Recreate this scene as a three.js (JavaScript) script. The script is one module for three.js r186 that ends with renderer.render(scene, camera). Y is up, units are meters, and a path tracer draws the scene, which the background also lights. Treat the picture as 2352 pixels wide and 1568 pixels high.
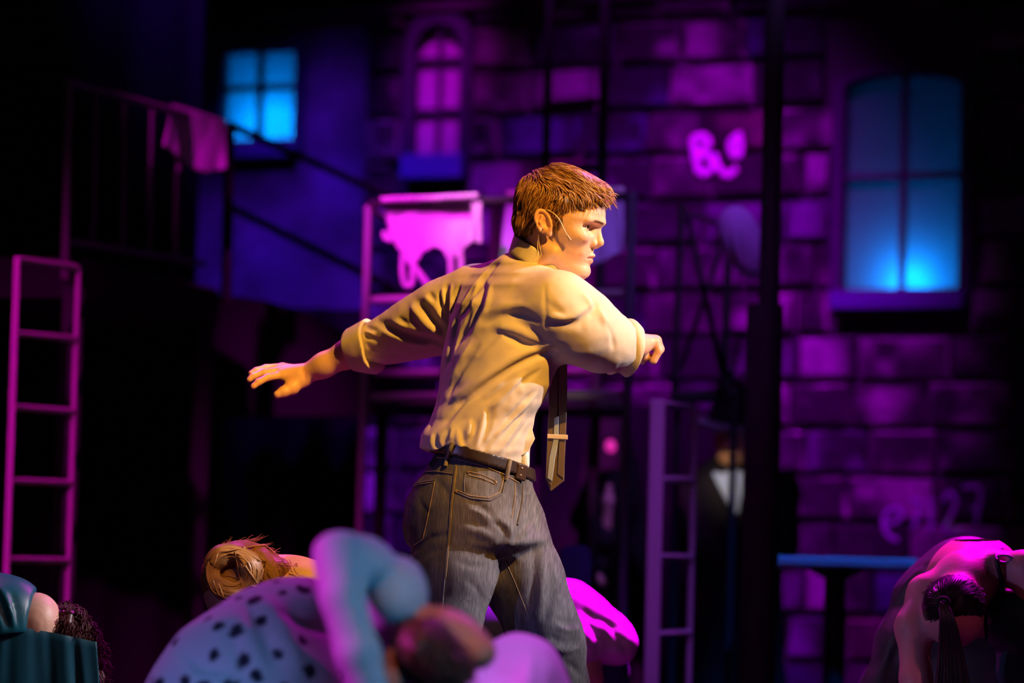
import * as THREE from 'three';
import { RoundedBoxGeometry } from 'three/addons/geometries/RoundedBoxGeometry.js';
import { mergeGeometries, mergeVertices, toCreasedNormals } from 'three/addons/utils/BufferGeometryUtils.js';

// ───────── camera, exposure ─────────
const scene = new THREE.Scene();
scene.background = new THREE.Color(0x000000);
const D2R = Math.PI / 180, FOV = 9.5, WIDTH = 2352, HEIGHT = 1568, FPX = HEIGHT / 2 / Math.tan(FOV / 2 * D2R);
const camera = new THREE.PerspectiveCamera(FOV, WIDTH / HEIGHT, 0.1, 60);
camera.position.set(0, 0.6, 9);
camera.rotation.set(4 * D2R, 0, 1.5 * D2R, 'YXZ');
camera.focus = 8.98; camera.userData.fStop = 1.95;
camera.updateMatrixWorld(true);
scene.add(camera);
const renderer = new THREE.WebGLRenderer({ antialias: true });
renderer.toneMapping = THREE.LinearToneMapping;
renderer.toneMappingExposure = 1.0;
renderer.shadowMap.enabled = true;

// ───────── stage lights (each one sits in a lantern on an overhead pipe, see lantern() below) ─────────
// name the colour and place, linear colour, candela, from, to, half angle in degrees, edge softness
const LAMPS = [
  ['amber', [1, 0.46, 0.045], 490, [4.0, 6.7, 6.0], [-0.1, 1.42, -0.05], 4.7, 0.55, 'the back of the man'],
  ['white', [1, 0.86, 0.93], 160, [5.5, 4.3, 0.7], [0.1, 1.12, 0], 7, 0.5, 'the face of the man'],
  ['magenta', [1, 0.04, 0.9], 20, [-2.6, 5.2, -3.4], [-0.1, 0.8, 0.8], 26, 0.6, 'the stage from behind left'],
  ['magenta', [1, 0.0, 0.95], 45, [2.2, 5.2, -3.2], [0.2, 0.9, 0.2], 16, 0.6, 'the man from behind right'],
  ['lavender', [0.34, 0.29, 1], 22, [-4.6, 1.1, 4.4], [-0.55, 0.62, 1.2], 10, 0.8, 'the dancers in front'],
  ['cyan', [0.0, 0.42, 0.85], 60, [3.4, 2.6, 6.4], [-0.24, 0.55, 2.2], 4.6, 0.9, 'the dancers in front'],
  ['violet', [0.55, 0.0, 1], 330, [-0.4, 6.4, -1.3], [0.5, 1.28, -5.15], 11.5, 1, 'the stone wall'],
  ['magenta', [1, 0.02, 0.95], 330, [-2.2, 5.4, 1.0], [-0.24, 1.74, -2.95], 3.6, 1, 'the laundry'],
  ['blue', [0.16, 0.01, 1], 190, [-1.5, 6.4, -2.4], [-0.72, 1.35, -5.6], 10.5, 1, 'the wall beside the stair'],
  ['blue', [0, 0.13, 1], 110, [2.6, 5.6, -0.9], [0.98, 0.8, -3.0], 6, 1, 'the table'],
  ['magenta', [1, 0, 0.75], 170, [-3.0, 5.0, 3.0], [-1.3, 1.05, -2.5], 7, 1, 'the left ladder'],
  ['magenta', [1, 0, 0.95], 520, [2.6, 5.8, -4.6], [1.15, 0.5, -0.2], 6, 0.8, 'the ponytailed woman from behind'],
  ['magenta', [1, 0, 0.95], 800, [0.9, 5.2, -3.4], [0.24, 0.55, -1.2], 5, 0.8, 'the person behind the man'],
  ['warm', [1, 0.72, 0.5], 100, [-2.2, 1.75, 0.6], [0.7, 1.06, -3.72], 0.95, 0.6, 'the man in the hat'],
  ['rose', [1, 0.8, 0.75], 40, [-1.4, 4.4, -0.9], [0.3, 0.98, -3.55], 2.2, 0.7, 'the person in black'],
  ['magenta', [1, 0.04, 0.65], 120, [-4.2, 2.4, 3.2], [-0.32, 0.58, 2.2], 4.5, 0.9, 'the teal dancer from the left'],
  ['orange', [1, 0.32, 0.12], 30, [2.6, 6.7, 7.2], [-1.0, 0.6, 0.15], 2.6, 0.8, 'the bare shoulder at far left'],
  ['orange', [1, 0.3, 0.1], 70, [1.4, 5.6, 7.0], [-0.11, 0.6, 2.3], 1.7, 0.8, 'the brown hair of the teal dancer'],
  ['violet', [0.5, 0.08, 1], 85, [0.9, 5.6, -0.5], [0.36, 0.85, -2.5], 4.2, 1, 'the ladder beside the scaffold'],
  ['lavender', [0.4, 0.14, 1], 55, [1.6, 5.4, 0.2], [0.4, 1.7, -3.1], 5, 0.9, 'the pale sheet'],
  ['violet', [0.75, 0, 1], 130, [-1.0, 6.4, -2.0], [-0.25, 2.42, -5.72], 2.6, 1, 'the unlit arched window'],
  ['magenta', [1, 0, 0.9], 170, [-2.4, 5.6, 0.4], [-0.955, 1.95, -3.35], 2.4, 0.9, 'the towel on the railing'],
  ['teal', [0, 0.5, 0.75], 45, [1.2, 6.0, 6.5], [-1.36, 0.5, 0.2], 1.9, 0.8, 'the woman at far left'],
  ['pink', [0.8, 0.22, 1], 130, [-0.5, 6.5, 6.8], [0.03, 0.52, 1.75], 2.2, 0.9, 'the lavender shirt'],
  ['magenta', [1, 0.05, 0.85], 110, [-1.7, 5.4, -3.0], [-0.44, 0.56, 0.0], 2.6, 0.9, 'the bare shoulder of the blonde woman'],
  ['rose', [1, 0.2, 0.4], 30, [3.3, 6.0, 6.5], [1.02, 0.4, 0], 2.3, 0.9, 'the woman with the ponytail'],
  ['orange', [1, 0.5, 0.16], 120, [2.2, 6.5, 6.8], [-0.66, 0.66, 0.1], 1.0, 0.8, 'the blonde hair'],
];

// ───────── helpers ─────────
const V = (x, y, z) => new THREE.Vector3(x, y, z);
const CR = V().setFromMatrixColumn(camera.matrixWorld, 0), CU = V().setFromMatrixColumn(camera.matrixWorld, 1), CB = V().setFromMatrixColumn(camera.matrixWorld, 2), CP = camera.position.clone();
// the point seen at pixel (px, py), d metres in front of the lens
const P = (px, py, d) => CP.clone().addScaledVector(CB, -d).addScaledVector(CR, (px - WIDTH / 2) / FPX * d).addScaledVector(CU, (HEIGHT / 2 - py) / FPX * d);
let seedState = 7;
const rnd = () => { seedState = (seedState * 1664525 + 1013904223) >>> 0; return seedState / 4294967296; };
const rr = (a, b) => a + (b - a) * rnd();
const clamp = (x, a, b) => x < a ? a : x > b ? b : x, lerp = (a, b, t) => a + (b - a) * t, sstep = (a, b, x) => { const t = clamp((x - a) / (b - a), 0, 1); return t * t * (3 - 2 * t); };
const used = new Map();
function numbered(n) { const k = used.get(n) ?? 0; used.set(n, k + 1); return k ? n + '_' + String(k).padStart(3, '0') : n; }
function tag(o, label, category, group) { o.userData.label = label; o.userData.category = category; if (group) o.userData.group = group; return o; }
function thing(name, label, category, pos = V(0, 0, 0), group) { const o = new THREE.Group(); o.name = numbered(name); o.position.copy(pos); scene.add(o); return tag(o, label, category, group); }
function part(name, geo, mat, parent, label) {
  const m = new THREE.Mesh(geo, mat); m.name = name; m.castShadow = m.receiveShadow = true; parent.add(m); if (label) m.userData.label = label; return m;
}
function struct(name, geo, mat, parent) { const m = part(name, geo, mat, parent ?? scene); if (!parent) m.userData.kind = 'structure'; return m; }
const mat = (rgb, rough = 0.8, o = {}) => new THREE.MeshPhysicalMaterial({ color: new THREE.Color().setRGB(...rgb), roughness: rough, ...o });
function noise2(seed) { // smooth value noise that repeats every n cells
  const t = new Float32Array(65536); let s = seed * 7919 + 13; for (let i = 0; i < t.length; i++) { s = (s * 1664525 + 1013904223) >>> 0; t[i] = s / 4294967296; }
  return (x, y, n) => { const ix = Math.floor(x), iy = Math.floor(y), fx = x - ix, fy = y - iy, u = fx * fx * (3 - 2 * fx), v = fy * fy * (3 - 2 * fy), g = (a, b) => t[((a % n + n) % n) * 256 + (b % n + n) % n & 65535]; return lerp(lerp(g(ix, iy), g(ix + 1, iy), u), lerp(g(ix, iy + 1), g(ix + 1, iy + 1), u), v); };
}
const h3 = (x, y, z) => { let n = Math.imul(x, 374761393) + Math.imul(y, 668265263) + Math.imul(z, 2147483647 ^ 1274126177) | 0; n = Math.imul(n ^ n >>> 13, 1274126177); return ((n ^ n >>> 16) >>> 0) / 4294967296; };
function noise3(x, y, z) {
  const ix = Math.floor(x), iy = Math.floor(y), iz = Math.floor(z); let u = x - ix, v = y - iy, w = z - iz; u = u * u * (3 - 2 * u); v = v * v * (3 - 2 * v); w = w * w * (3 - 2 * w);
  return lerp(lerp(lerp(h3(ix, iy, iz), h3(ix + 1, iy, iz), u), lerp(h3(ix, iy + 1, iz), h3(ix + 1, iy + 1, iz), u), v), lerp(lerp(h3(ix, iy, iz + 1), h3(ix + 1, iy, iz + 1), u), lerp(h3(ix, iy + 1, iz + 1), h3(ix + 1, iy + 1, iz + 1), u), v), w) - 0.5;
}
function texture(n, f, srgb, repeat) { // f(u, v) in 0..1 gives r, g, b in 0..1
  const d = new Uint8Array(n * n * 4);
  for (let y = 0; y < n; y++) for (let x = 0; x < n; x++) { const c = f(x / n, y / n), i = (y * n + x) * 4; for (let k = 0; k < 3; k++) d[i + k] = clamp((Array.isArray(c) ? c[k] : c) * 255, 0, 255); d[i + 3] = 255; }
  const t = new THREE.DataTexture(d, n, n); t.wrapS = t.wrapT = THREE.RepeatWrapping; t.magFilter = THREE.LinearFilter; t.minFilter = THREE.LinearMipmapLinearFilter; t.generateMipmaps = true;
  if (srgb) t.colorSpace = THREE.SRGBColorSpace; if (repeat) t.repeat.set(repeat, repeat); t.needsUpdate = true; return t;
}
function xf(geo, m) { geo.applyMatrix4(m); return geo; }
function between(a, b, geo) { // a geometry along y of unit length, laid from a to b
  const d = b.clone().sub(a), q = new THREE.Quaternion().setFromUnitVectors(V(0, 1, 0), d.clone().normalize());
  return xf(geo, new THREE.Matrix4().compose(a.clone().add(b).multiplyScalar(0.5), q, V(1, 1, 1)));
}
const rod = (a, b, r, r2 = r, n = 12) => between(a, b, new THREE.CylinderGeometry(r2, r, a.distanceTo(b), n, 1));
const beam = (a, b, w, t = w, bev = 0.004) => between(a, b, new RoundedBoxGeometry(w, a.distanceTo(b), t, 1, Math.min(bev, w / 3, t / 3)));
const board = (w, h, d, bev, at, ry = 0) => xf(new RoundedBoxGeometry(w, h, d, 1, bev), new THREE.Matrix4().compose(at, new THREE.Quaternion().setFromEuler(new THREE.Euler(0, ry, 0)), V(1, 1, 1)));
const tubeAlong = (pts, r, seg = 24, n = 8, closed = false) => new THREE.TubeGeometry(new THREE.CatmullRomCurve3(pts, closed), seg, r, n, closed);
const shift = (geo, v) => geo.translate(-v.x, -v.y, -v.z);

// ───────── bodies and cloth: a distance field meshed by surface nets ─────────
const sm = (a, b, k) => { const h = Math.max(k - Math.abs(a - b), 0) / k; return Math.min(a, b) - h * h * k * 0.25; };
class Field {
  constructor() { this.ops = []; this.folds = []; }
  put(kind, f, k, c, r) { this.ops.push({ kind, f, k, c, r }); return this; }
  cap(a, b, ra, rb, k = 0.02, kind = 0, sx = 1) { // tapered capsule
    const [ax, ay, az] = a, bx = b[0] - ax, by = b[1] - ay, bz = b[2] - az, L = bx * bx + by * by + bz * bz + 1e-12, f = (x, y, z) => {
      const px = x - ax, py = y - ay, pz = z - az, h = clamp((px * bx + py * by + pz * bz) / L, 0, 1), qx = px - bx * h, qy = py - by * h, qz = pz - bz * h; return Math.sqrt(qx * qx + qy * qy + qz * qz) - lerp(ra, rb, h);
    };
    return this.put(kind, f, k, [ax + bx / 2, ay + by / 2, az + bz / 2], Math.sqrt(L) / 2 + Math.max(ra, rb));
  }
  chain(pts, rs, k = 0.01, kind = 0) { for (let i = 0; i + 1 < pts.length; i++) this.cap(pts[i], pts[i + 1], Array.isArray(rs) ? rs[i] : rs, Array.isArray(rs) ? rs[i + 1] : rs, k, kind); return this; }
  ell(c, r, k = 0.02, kind = 0, axes) { // ellipsoid, axes: three unit vectors
    const [cx, cy, cz] = c, [rx, ry, rz] = r, A = axes, f = (x, y, z) => {
      let px = x - cx, py = y - cy, pz = z - cz; if (A) { const a = px * A[0][0] + py * A[0][1] + pz * A[0][2], b = px * A[1][0] + py * A[1][1] + pz * A[1][2], d = px * A[2][0] + py * A[2][1] + pz * A[2][2]; px = a; py = b; pz = d; }
      const k0 = Math.hypot(px / rx, py / ry, pz / rz), k1 = Math.hypot(px / rx / rx, py / ry / ry, pz / rz / rz); return k1 < 1e-9 ? -Math.min(rx, ry, rz) : k0 * (k0 - 1) / k1;
    };
    return this.put(kind, f, k, c, Math.max(rx, ry, rz));
  }
  fn(f, k = 0.02, kind = 0, c, r) { return this.put(kind, f, k, c, r); }
  // crease (a > 0 digs in, a < 0 stands out) along a polyline on the surface
  fold(pts, w, a, taper = 1) {
    let lo = [9, 9, 9], hi = [-9, -9, -9]; for (const p of pts) for (let i = 0; i < 3; i++) { lo[i] = Math.min(lo[i], p[i] - 3 * w); hi[i] = Math.max(hi[i], p[i] + 3 * w); }
    const n = pts.length - 1;
    this.folds.push({ lo, hi, f: (x, y, z) => {
      let best = 1e9, bt = 0;
      for (let i = 0; i < n; i++) { const p = pts[i], q = pts[i + 1], bx = q[0] - p[0], by = q[1] - p[1], bz = q[2] - p[2], px = x - p[0], py = y - p[1], pz = z - p[2], h = clamp((px * bx + py * by + pz * bz) / (bx * bx + by * by + bz * bz + 1e-12), 0, 1), dx = px - bx * h, dy = py - by * h, dz = pz - bz * h, d = dx * dx + dy * dy + dz * dz; if (d < best) { best = d; bt = (i + h) / n; } }
      const e = taper ? Math.pow(Math.max(0, Math.sin(Math.PI * clamp(bt * 0.96 + 0.02, 0, 1))), 0.6) : 1; return a * e * Math.exp(-Math.pow(best / (w * w), 0.75));
    } }); return this;
  }
  at(x, y, z) {
    let d = 1e9;
    for (const o of this.ops) {
      if (o.c) { const b = Math.hypot(x - o.c[0], y - o.c[1], z - o.c[2]) - o.r; if (o.kind === 0 ? b > d + o.k : b > -d + o.k && b > 0.004) continue; }
      const e = o.f(x, y, z); d = o.kind === 0 ? (d > 1e8 ? e : sm(d, e, o.k)) : o.kind === 1 ? -sm(-d, -e, o.k) : o.kind === 2 ? -sm(-d, e, o.k) : d + e;
    }
    if (d < 0.08 && d > -0.08) for (const o of this.folds) if (x > o.lo[0] && x < o.hi[0] && y > o.lo[1] && y < o.hi[1] && z > o.lo[2] && z < o.hi[2]) d += o.f(x, y, z);
    return d;
  }
}
const at3 = (f) => (typeof f === 'function' ? f : (x, y, z) => f.at(x, y, z));
// mesh of field = 0 inside the box lo..hi with cells of size h; shade(x, y, z) may give a linear base colour
function net(field, lo, hi, h, { color, uv = [1, 0.6] } = {}) {
  const f = at3(field), n = lo.map((a, i) => Math.ceil((hi[i] - a) / h) + 1), [nx, ny, nz] = n, val = new Float32Array(nx * ny * nz), B = 4, diag = B * h * 0.87;
  for (let bz = 0; bz < nz; bz += B) for (let by = 0; by < ny; by += B) for (let bx = 0; bx < nx; bx += B) {
    const c = f(lo[0] + (bx + B / 2) * h, lo[1] + (by + B / 2) * h, lo[2] + (bz + B / 2) * h), far = Math.abs(c) > diag * 1.5 + 0.016;
    for (let z = bz; z < Math.min(bz + B, nz); z++) for (let y = by; y < Math.min(by + B, ny); y++) for (let x = bx; x < Math.min(bx + B, nx); x++) val[(z * ny + y) * nx + x] = far ? c : f(lo[0] + x * h, lo[1] + y * h, lo[2] + z * h);
  }
  const ids = new Int32Array(nx * ny * nz).fill(-1), pos = [], idx = [], sx = 1, sy = nx, sz = nx * ny, E = [[0, sx], [sy, sx + sy], [sz, sx + sz], [sy + sz, sx + sy + sz], [0, sy], [sx, sx + sy], [sz, sy + sz], [sx + sz, sx + sy + sz], [0, sz], [sx, sx + sz], [sy, sy + sz], [sx + sy, sx + sy + sz]];
  const off = (o) => [o % nx, Math.floor(o / nx) % ny, Math.floor(o / sz)], EO = E.map(([a, b]) => [off(a), off(b)]);
  for (let z = 0; z < nz - 1; z++) for (let y = 0; y < ny - 1; y++) for (let x = 0; x < nx - 1; x++) {
    const i = z * sz + y * sy + x; let px = 0, py = 0, pz = 0, c = 0;
    for (let e = 0; e < 12; e++) { const a = val[i + E[e][0]], b = val[i + E[e][1]]; if (a < 0 !== b < 0) { const t = a / (a - b), A = EO[e][0], C = EO[e][1]; px += A[0] + (C[0] - A[0]) * t; py += A[1] + (C[1] - A[1]) * t; pz += A[2] + (C[2] - A[2]) * t; c++; } }
    if (c) { ids[i] = pos.length / 3; pos.push(lo[0] + (x + px / c) * h, lo[1] + (y + py / c) * h, lo[2] + (z + pz / c) * h); }
  }
  const quad = (a, b, c, d, flip) => { if (a < 0 || b < 0 || c < 0 || d < 0) return; if (flip) idx.push(a, c, b, a, d, c); else idx.push(a, b, c, a, c, d); };
  for (let z = 1; z < nz - 1; z++) for (let y = 1; y < ny - 1; y++) for (let x = 1; x < nx - 1; x++) {
    const i = z * sz + y * sy + x, v = val[i] < 0;
    if (v !== val[i + sx] < 0) quad(ids[i - sy - sz], ids[i - sz], ids[i], ids[i - sy], !v);
    if (v !== val[i + sy] < 0) quad(ids[i - sx - sz], ids[i - sx], ids[i], ids[i - sz], !v);
    if (v !== val[i + sz] < 0) quad(ids[i - sx - sy], ids[i - sy], ids[i], ids[i - sx], !v);
  }
  const N = pos.length / 3, g = new THREE.BufferGeometry(), uvs = new Float32Array(N * 2);
  for (let i = 0; i < N; i++) { uvs[i * 2] = pos[i * 3] * uv[0] + pos[i * 3 + 2] * uv[1]; uvs[i * 2 + 1] = pos[i * 3 + 1]; }
  g.setAttribute('position', new THREE.Float32BufferAttribute(pos, 3)); g.setAttribute('uv', new THREE.BufferAttribute(uvs, 2)); g.setIndex(idx); g.computeVertexNormals();
  if (color) { const cs = new Float32Array(N * 3); for (let i = 0; i < N; i++) cs.set(color(pos[i * 3], pos[i * 3 + 1], pos[i * 3 + 2]), i * 3); g.setAttribute('color', new THREE.BufferAttribute(cs, 3)); }
  return g;
}
// a frame that stands D metres from the lens: a(px, py, dz) gives local metres (x right, y up, z towards the lens) for a pixel; place() brings local geometry to the world, about base
function frame(D) {
  const M = new THREE.Matrix4().makeBasis(CR, CU, CB).setPosition(CP.clone().addScaledVector(CB, -D));
  const a = (px, py, dz = 0) => { const d = D - dz; return [(px - WIDTH / 2) / FPX * d, (HEIGHT / 2 - py) / FPX * d, dz]; };
  const world = (p) => V(...p).applyMatrix4(M), inv = M.clone().invert(), local = (x, y, z) => V(x, y, z).applyMatrix4(inv).toArray();
  const place = (geo, base) => shift(geo.applyMatrix4(M), base);
  // the point of a field's surface that is met going away from the lens through a pixel
  const onto = (field, px, py, dz0 = 0.6, dz1 = -0.6) => { const f = at3(field); let dz = dz0; for (let i = 0; i < 140 && dz > dz1; i++) { const p = a(px, py, dz), d = f(...p); if (d < 0.0012) return p; dz -= Math.max(d * 0.7, 0.001); } return null; };
  return { D, M, a, world, local, place, onto, px: (m) => m * FPX / D, m: (n) => n * D / FPX };
}
const v3 = { add: (a, b, s = 1) => [a[0] + b[0] * s, a[1] + b[1] * s, a[2] + b[2] * s], sub: (a, b) => [a[0] - b[0], a[1] - b[1], a[2] - b[2]], len: (a) => Math.hypot(...a), mix: (a, b, t) => [0, 1, 2].map((i) => lerp(a[i], b[i], t)), dot: (a, b) => a[0] * b[0] + a[1] * b[1] + a[2] * b[2], cross: (a, b) => [a[1] * b[2] - a[2] * b[1], a[2] * b[0] - a[0] * b[2], a[0] * b[1] - a[1] * b[0]], unit: (a) => { const l = Math.hypot(...a) || 1; return a.map((x) => x / l); } };
// locks of hair: thin tapered three-sided rods along point lists
function locks(list, radius = 0.001) {
  const pos = [], nor = [], idx = [];
  for (const { pts, r = radius } of list) {
    const base = pos.length / 3, n = pts.length;
    for (let i = 0; i < n; i++) {
      const t = v3.unit(v3.sub(pts[Math.min(i + 1, n - 1)], pts[Math.max(i - 1, 0)])), s = v3.unit(v3.cross(t, Math.abs(t[1]) < 0.9 ? [0, 1, 0] : [1, 0, 0])), u = v3.cross(s, t), w = r * (i === n - 1 ? 0.08 : Math.sin(Math.PI * lerp(0.3, 0.93, i / (n - 1))));
      for (let k = 0; k < 3; k++) { const q = k * 2.0944, d = [0, 1, 2].map((c) => s[c] * Math.cos(q) + u[c] * Math.sin(q)); pos.push(pts[i][0] + d[0] * w, pts[i][1] + d[1] * w, pts[i][2] + d[2] * w); nor.push(...d); }
      if (i) for (let k = 0; k < 3; k++) { const a = base + (i - 1) * 3 + k, b = base + (i - 1) * 3 + (k + 1) % 3; idx.push(a, a + 3, b, b, a + 3, b + 3); }
    }
  }
  const g = new THREE.BufferGeometry(); g.setAttribute('position', new THREE.Float32BufferAttribute(pos, 3)); g.setAttribute('normal', new THREE.Float32BufferAttribute(nor, 3)); g.setAttribute('uv', new THREE.BufferAttribute(new Float32Array(pos.length / 3 * 2), 2)); g.setIndex(idx); return g;
}
function areaPoints(geo, count) { // evenly spread points with normals on a mesh
  const p = geo.attributes.position.array, nrm = geo.attributes.normal.array, ix = geo.index.array, cum = []; let tot = 0;
  for (let i = 0; i < ix.length; i += 3) { const q = [0, 1, 2].map((k) => [p[ix[i + k] * 3], p[ix[i + k] * 3 + 1], p[ix[i + k] * 3 + 2]]), c = v3.cross(v3.sub(q[1], q[0]), v3.sub(q[2], q[0])); tot += v3.len(c); cum.push(tot); }
  const out = [];
  for (let j = 0; j < count; j++) { const t = rnd() * tot; let a = 0, b = cum.length - 1; while (a < b) { const m = a + b >> 1; if (cum[m] < t) a = m + 1; else b = m; } const i = ix[a * 3]; out.push({ p: [p[i * 3], p[i * 3 + 1], p[i * 3 + 2]], n: [nrm[i * 3], nrm[i * 3 + 1], nrm[i * 3 + 2]] }); }
  return out;
}
const ringShape = (pts) => { const s = new THREE.Shape(); pts.forEach(([x, y], i) => i ? s.lineTo(x, y) : s.moveTo(x, y)); return s; };
const extrude = (shape, depth, bevel = 0.003, seg = 1) => new THREE.ExtrudeGeometry(shape, { depth: depth - 2 * bevel, bevelEnabled: bevel > 0, bevelSize: bevel, bevelThickness: bevel, bevelOffset: -bevel, bevelSegments: seg, curveSegments: 16 }).translate(0, 0, bevel);

// ───────── stage house: black box, stage floor, overhead pipes, lanterns ─────────
const nz = noise2(3), nz2 = noise2(9);
const grain = texture(256, (u, v) => { const a = nz(u * 8, v * 8, 8) * 0.5 + nz(u * 32, v * 32, 32) * 0.3 + nz2(u * 96, v * 96, 96) * 0.2; return a; });
const weave = texture(256, (u, v) => { const a = Math.sin(u * 2 * Math.PI * 64), b = Math.sin(v * 2 * Math.PI * 64); return 0.5 + 0.25 * (((Math.floor(u * 64) + Math.floor(v * 64)) % 2) ? a : b) + 0.25 * (nz(u * 16, v * 16, 16) - 0.5); }, false);
weave.repeat.set(16, 16);
const M = {
  black: mat([0.012, 0.011, 0.013], 0.85), house: mat([0.008, 0.008, 0.009], 0.95), stage: mat([0.022, 0.02, 0.024], 0.6, { bumpMap: grain, bumpScale: 0.0006 }),
  pipe: mat([0.015, 0.015, 0.017], 0.5, { metalness: 0.4 }), drape: mat([0.003, 0.0026, 0.0036], 1, { sheen: 0.08, sheenColor: new THREE.Color(0.3, 0.3, 0.3), sheenRoughness: 0.5 }),
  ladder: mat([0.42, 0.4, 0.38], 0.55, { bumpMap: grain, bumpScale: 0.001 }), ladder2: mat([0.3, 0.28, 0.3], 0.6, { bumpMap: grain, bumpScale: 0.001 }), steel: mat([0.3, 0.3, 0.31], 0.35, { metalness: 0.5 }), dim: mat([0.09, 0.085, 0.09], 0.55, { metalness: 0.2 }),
  wood: mat([0.05, 0.04, 0.05], 0.7, { bumpMap: grain, bumpScale: 0.001 }), mortar: mat([0.035, 0.03, 0.035], 0.95), frameDark: mat([0.03, 0.03, 0.05], 0.8), sill: mat([0.09, 0.1, 0.35], 0.7),
};
struct('floor', new THREE.BoxGeometry(16, 0.3, 13.6).translate(0, -0.15, -3.2), M.stage);
const house = struct('floor_auditorium', new THREE.BoxGeometry(16, 0.2, 9.6).translate(0, -1.1, 8.3), M.house);
struct('wall_apron', new THREE.BoxGeometry(16, 0.9, 0.1).translate(0, -0.6, 3.55), M.house);
struct('ceiling', new THREE.BoxGeometry(16.4, 0.2, 23.4).translate(0, 7.6, 1.5), M.house);
struct('wall_rear', new THREE.BoxGeometry(16.4, 8.9, 0.2).translate(0, 3.15, -10.1), M.house);
struct('wall_audience', new THREE.BoxGeometry(16.4, 8.9, 0.2).translate(0, 3.15, 13.1), M.house);
struct('wall_left', new THREE.BoxGeometry(0.2, 8.9, 23.4).translate(-8.1, 3.15, 1.5), M.house);
struct('wall_right', new THREE.BoxGeometry(0.2, 8.9, 23.4).translate(8.1, 3.15, 1.5), M.house);
const pipeAt = new Set();
LAMPS.forEach(([hue, rgb, candela, from, to, half, soft, aim], i) => {
  const f = V(...from), dir = V(...to).sub(f).normalize();
  const g = thing('stage_lantern', `black stage lantern with ${hue} gel aimed at ${aim}`, 'stage light', f);
  const q = new THREE.Quaternion().setFromUnitVectors(V(0, 0, 1), dir), m4 = new THREE.Matrix4().compose(V(0, 0, 0), q, V(1, 1, 1));
  const can = new THREE.LatheGeometry([[0.001, -0.34], [0.09, -0.33], [0.12, -0.28], [0.125, -0.02], [0.125, 0.1], [0.119, 0.1], [0.118, -0.04], [0.001, -0.04]].map(([r, y]) => new THREE.Vector2(r, y)), 24).rotateX(Math.PI / 2);
  part('can', xf(can, m4), M.pipe, g);
  part('lens', xf(new THREE.CircleGeometry(0.116, 24).translate(0, 0, -0.036), m4), new THREE.MeshStandardMaterial({ color: 0x050505, emissive: new THREE.Color().setRGB(...rgb), emissiveIntensity: 3 }), g);
  const hi = f.y < 3 || Math.abs(f.x) > 5 ? -1 : 1, hh = hi < 0 ? -0.26 : 0.385;
  part('yoke', tubeAlong([V(-0.15, 0, -0.1), V(-0.15, hh * 0.75, -0.1), V(0, hh, -0.1), V(0.15, hh * 0.75, -0.1), V(0.15, 0, -0.1)], 0.012, 24, 6), M.pipe, g);
  const l = new THREE.SpotLight(new THREE.Color().setRGB(...rgb), candela, 0, half * D2R, soft, 2);
  l.name = 'stage_light'; l.castShadow = true; l.shadow.radius = i < 2 ? 2.5 : 4; l.shadow.mapSize.set(1024, 1024); l.position.copy(f).addScaledVector(dir, 0.02); l.target.position.set(...to); scene.add(l, l.target);
  if (hi < 0) { const base = f.z > 3.6 ? -1 : 0; const s = thing('lamp_stand', `black lamp stand under the ${hue} lantern aimed at ${aim}`, 'lamp stand', V(f.x, base, f.z - 0.1)); part('pole', rod(V(0, 0, 0), V(0, f.y - 0.275 - base, 0), 0.022), M.pipe, s); part('base', new THREE.CylinderGeometry(0.22, 0.24, 0.03, 24).translate(0, 0.015, 0), M.pipe, s); }
  else { const k = (f.y + 0.28).toFixed(2) + '|' + (f.z - 0.1).toFixed(2); if (!pipeAt.has(k)) { pipeAt.add(k); tag(part(numbered('lighting_pipe'), rod(V(-8, f.y + 0.425, f.z - 0.1), V(8, f.y + 0.425, f.z - 0.1), 0.025), M.pipe, scene), `black overhead pipe holding the ${hue} lantern aimed at ${aim}`, 'pipe'); } }
});

// ───────── the painted stone wall of the set ─────────
const WYAW = 25 * D2R, WC = P(1176, 784, 14.5), WX = V(Math.cos(WYAW), 0, Math.sin(WYAW)), WN = V(-Math.sin(WYAW), 0, Math.cos(WYAW)), W0 = V(WC.x, 0, WC.z);
const ray = (px, py) => P(px, py, 1).sub(CP);
function wl(px, py, off = 0) { const d = ray(px, py), o = W0.clone().addScaledVector(WN, off), t = o.clone().sub(CP).dot(WN) / d.dot(WN), p = CP.clone().addScaledVector(d, t).sub(W0); return [p.dot(WX), p.y]; }
const wall = new THREE.Group(); wall.name = 'wall_back'; wall.userData.kind = 'structure'; wall.position.copy(W0); wall.rotation.y = -WYAW; scene.add(wall);
const box = (pxs) => { const q = pxs.map(([x, y]) => wl(x, y)), xs = q.map((p) => p[0]), ys = q.map((p) => p[1]); return [(xs[0] + xs[3]) / 2, (ys[2] + ys[3]) / 2, (xs[1] + xs[2]) / 2, (ys[0] + ys[1]) / 2]; }; // tl, tr, br, bl
const WIN = [
  { r: box([[525, 124], [689, 119], [682, 321], [517, 324]]), arch: 0, mx: 0.49, my: 0.595, lit: true },
  { r: box([[961, 120], [1066, 117], [1063, 356], [958, 359]]), arch: 1, mx: 0.5, my: 0.43, lit: false },
  { r: box([[1953, 204], [2217, 196], [2207, 661], [1938, 669]]), arch: 0.42, mx: 0.5, my: 0.56, lit: true },
];
const topY = wl(1000, 26)[1];
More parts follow.
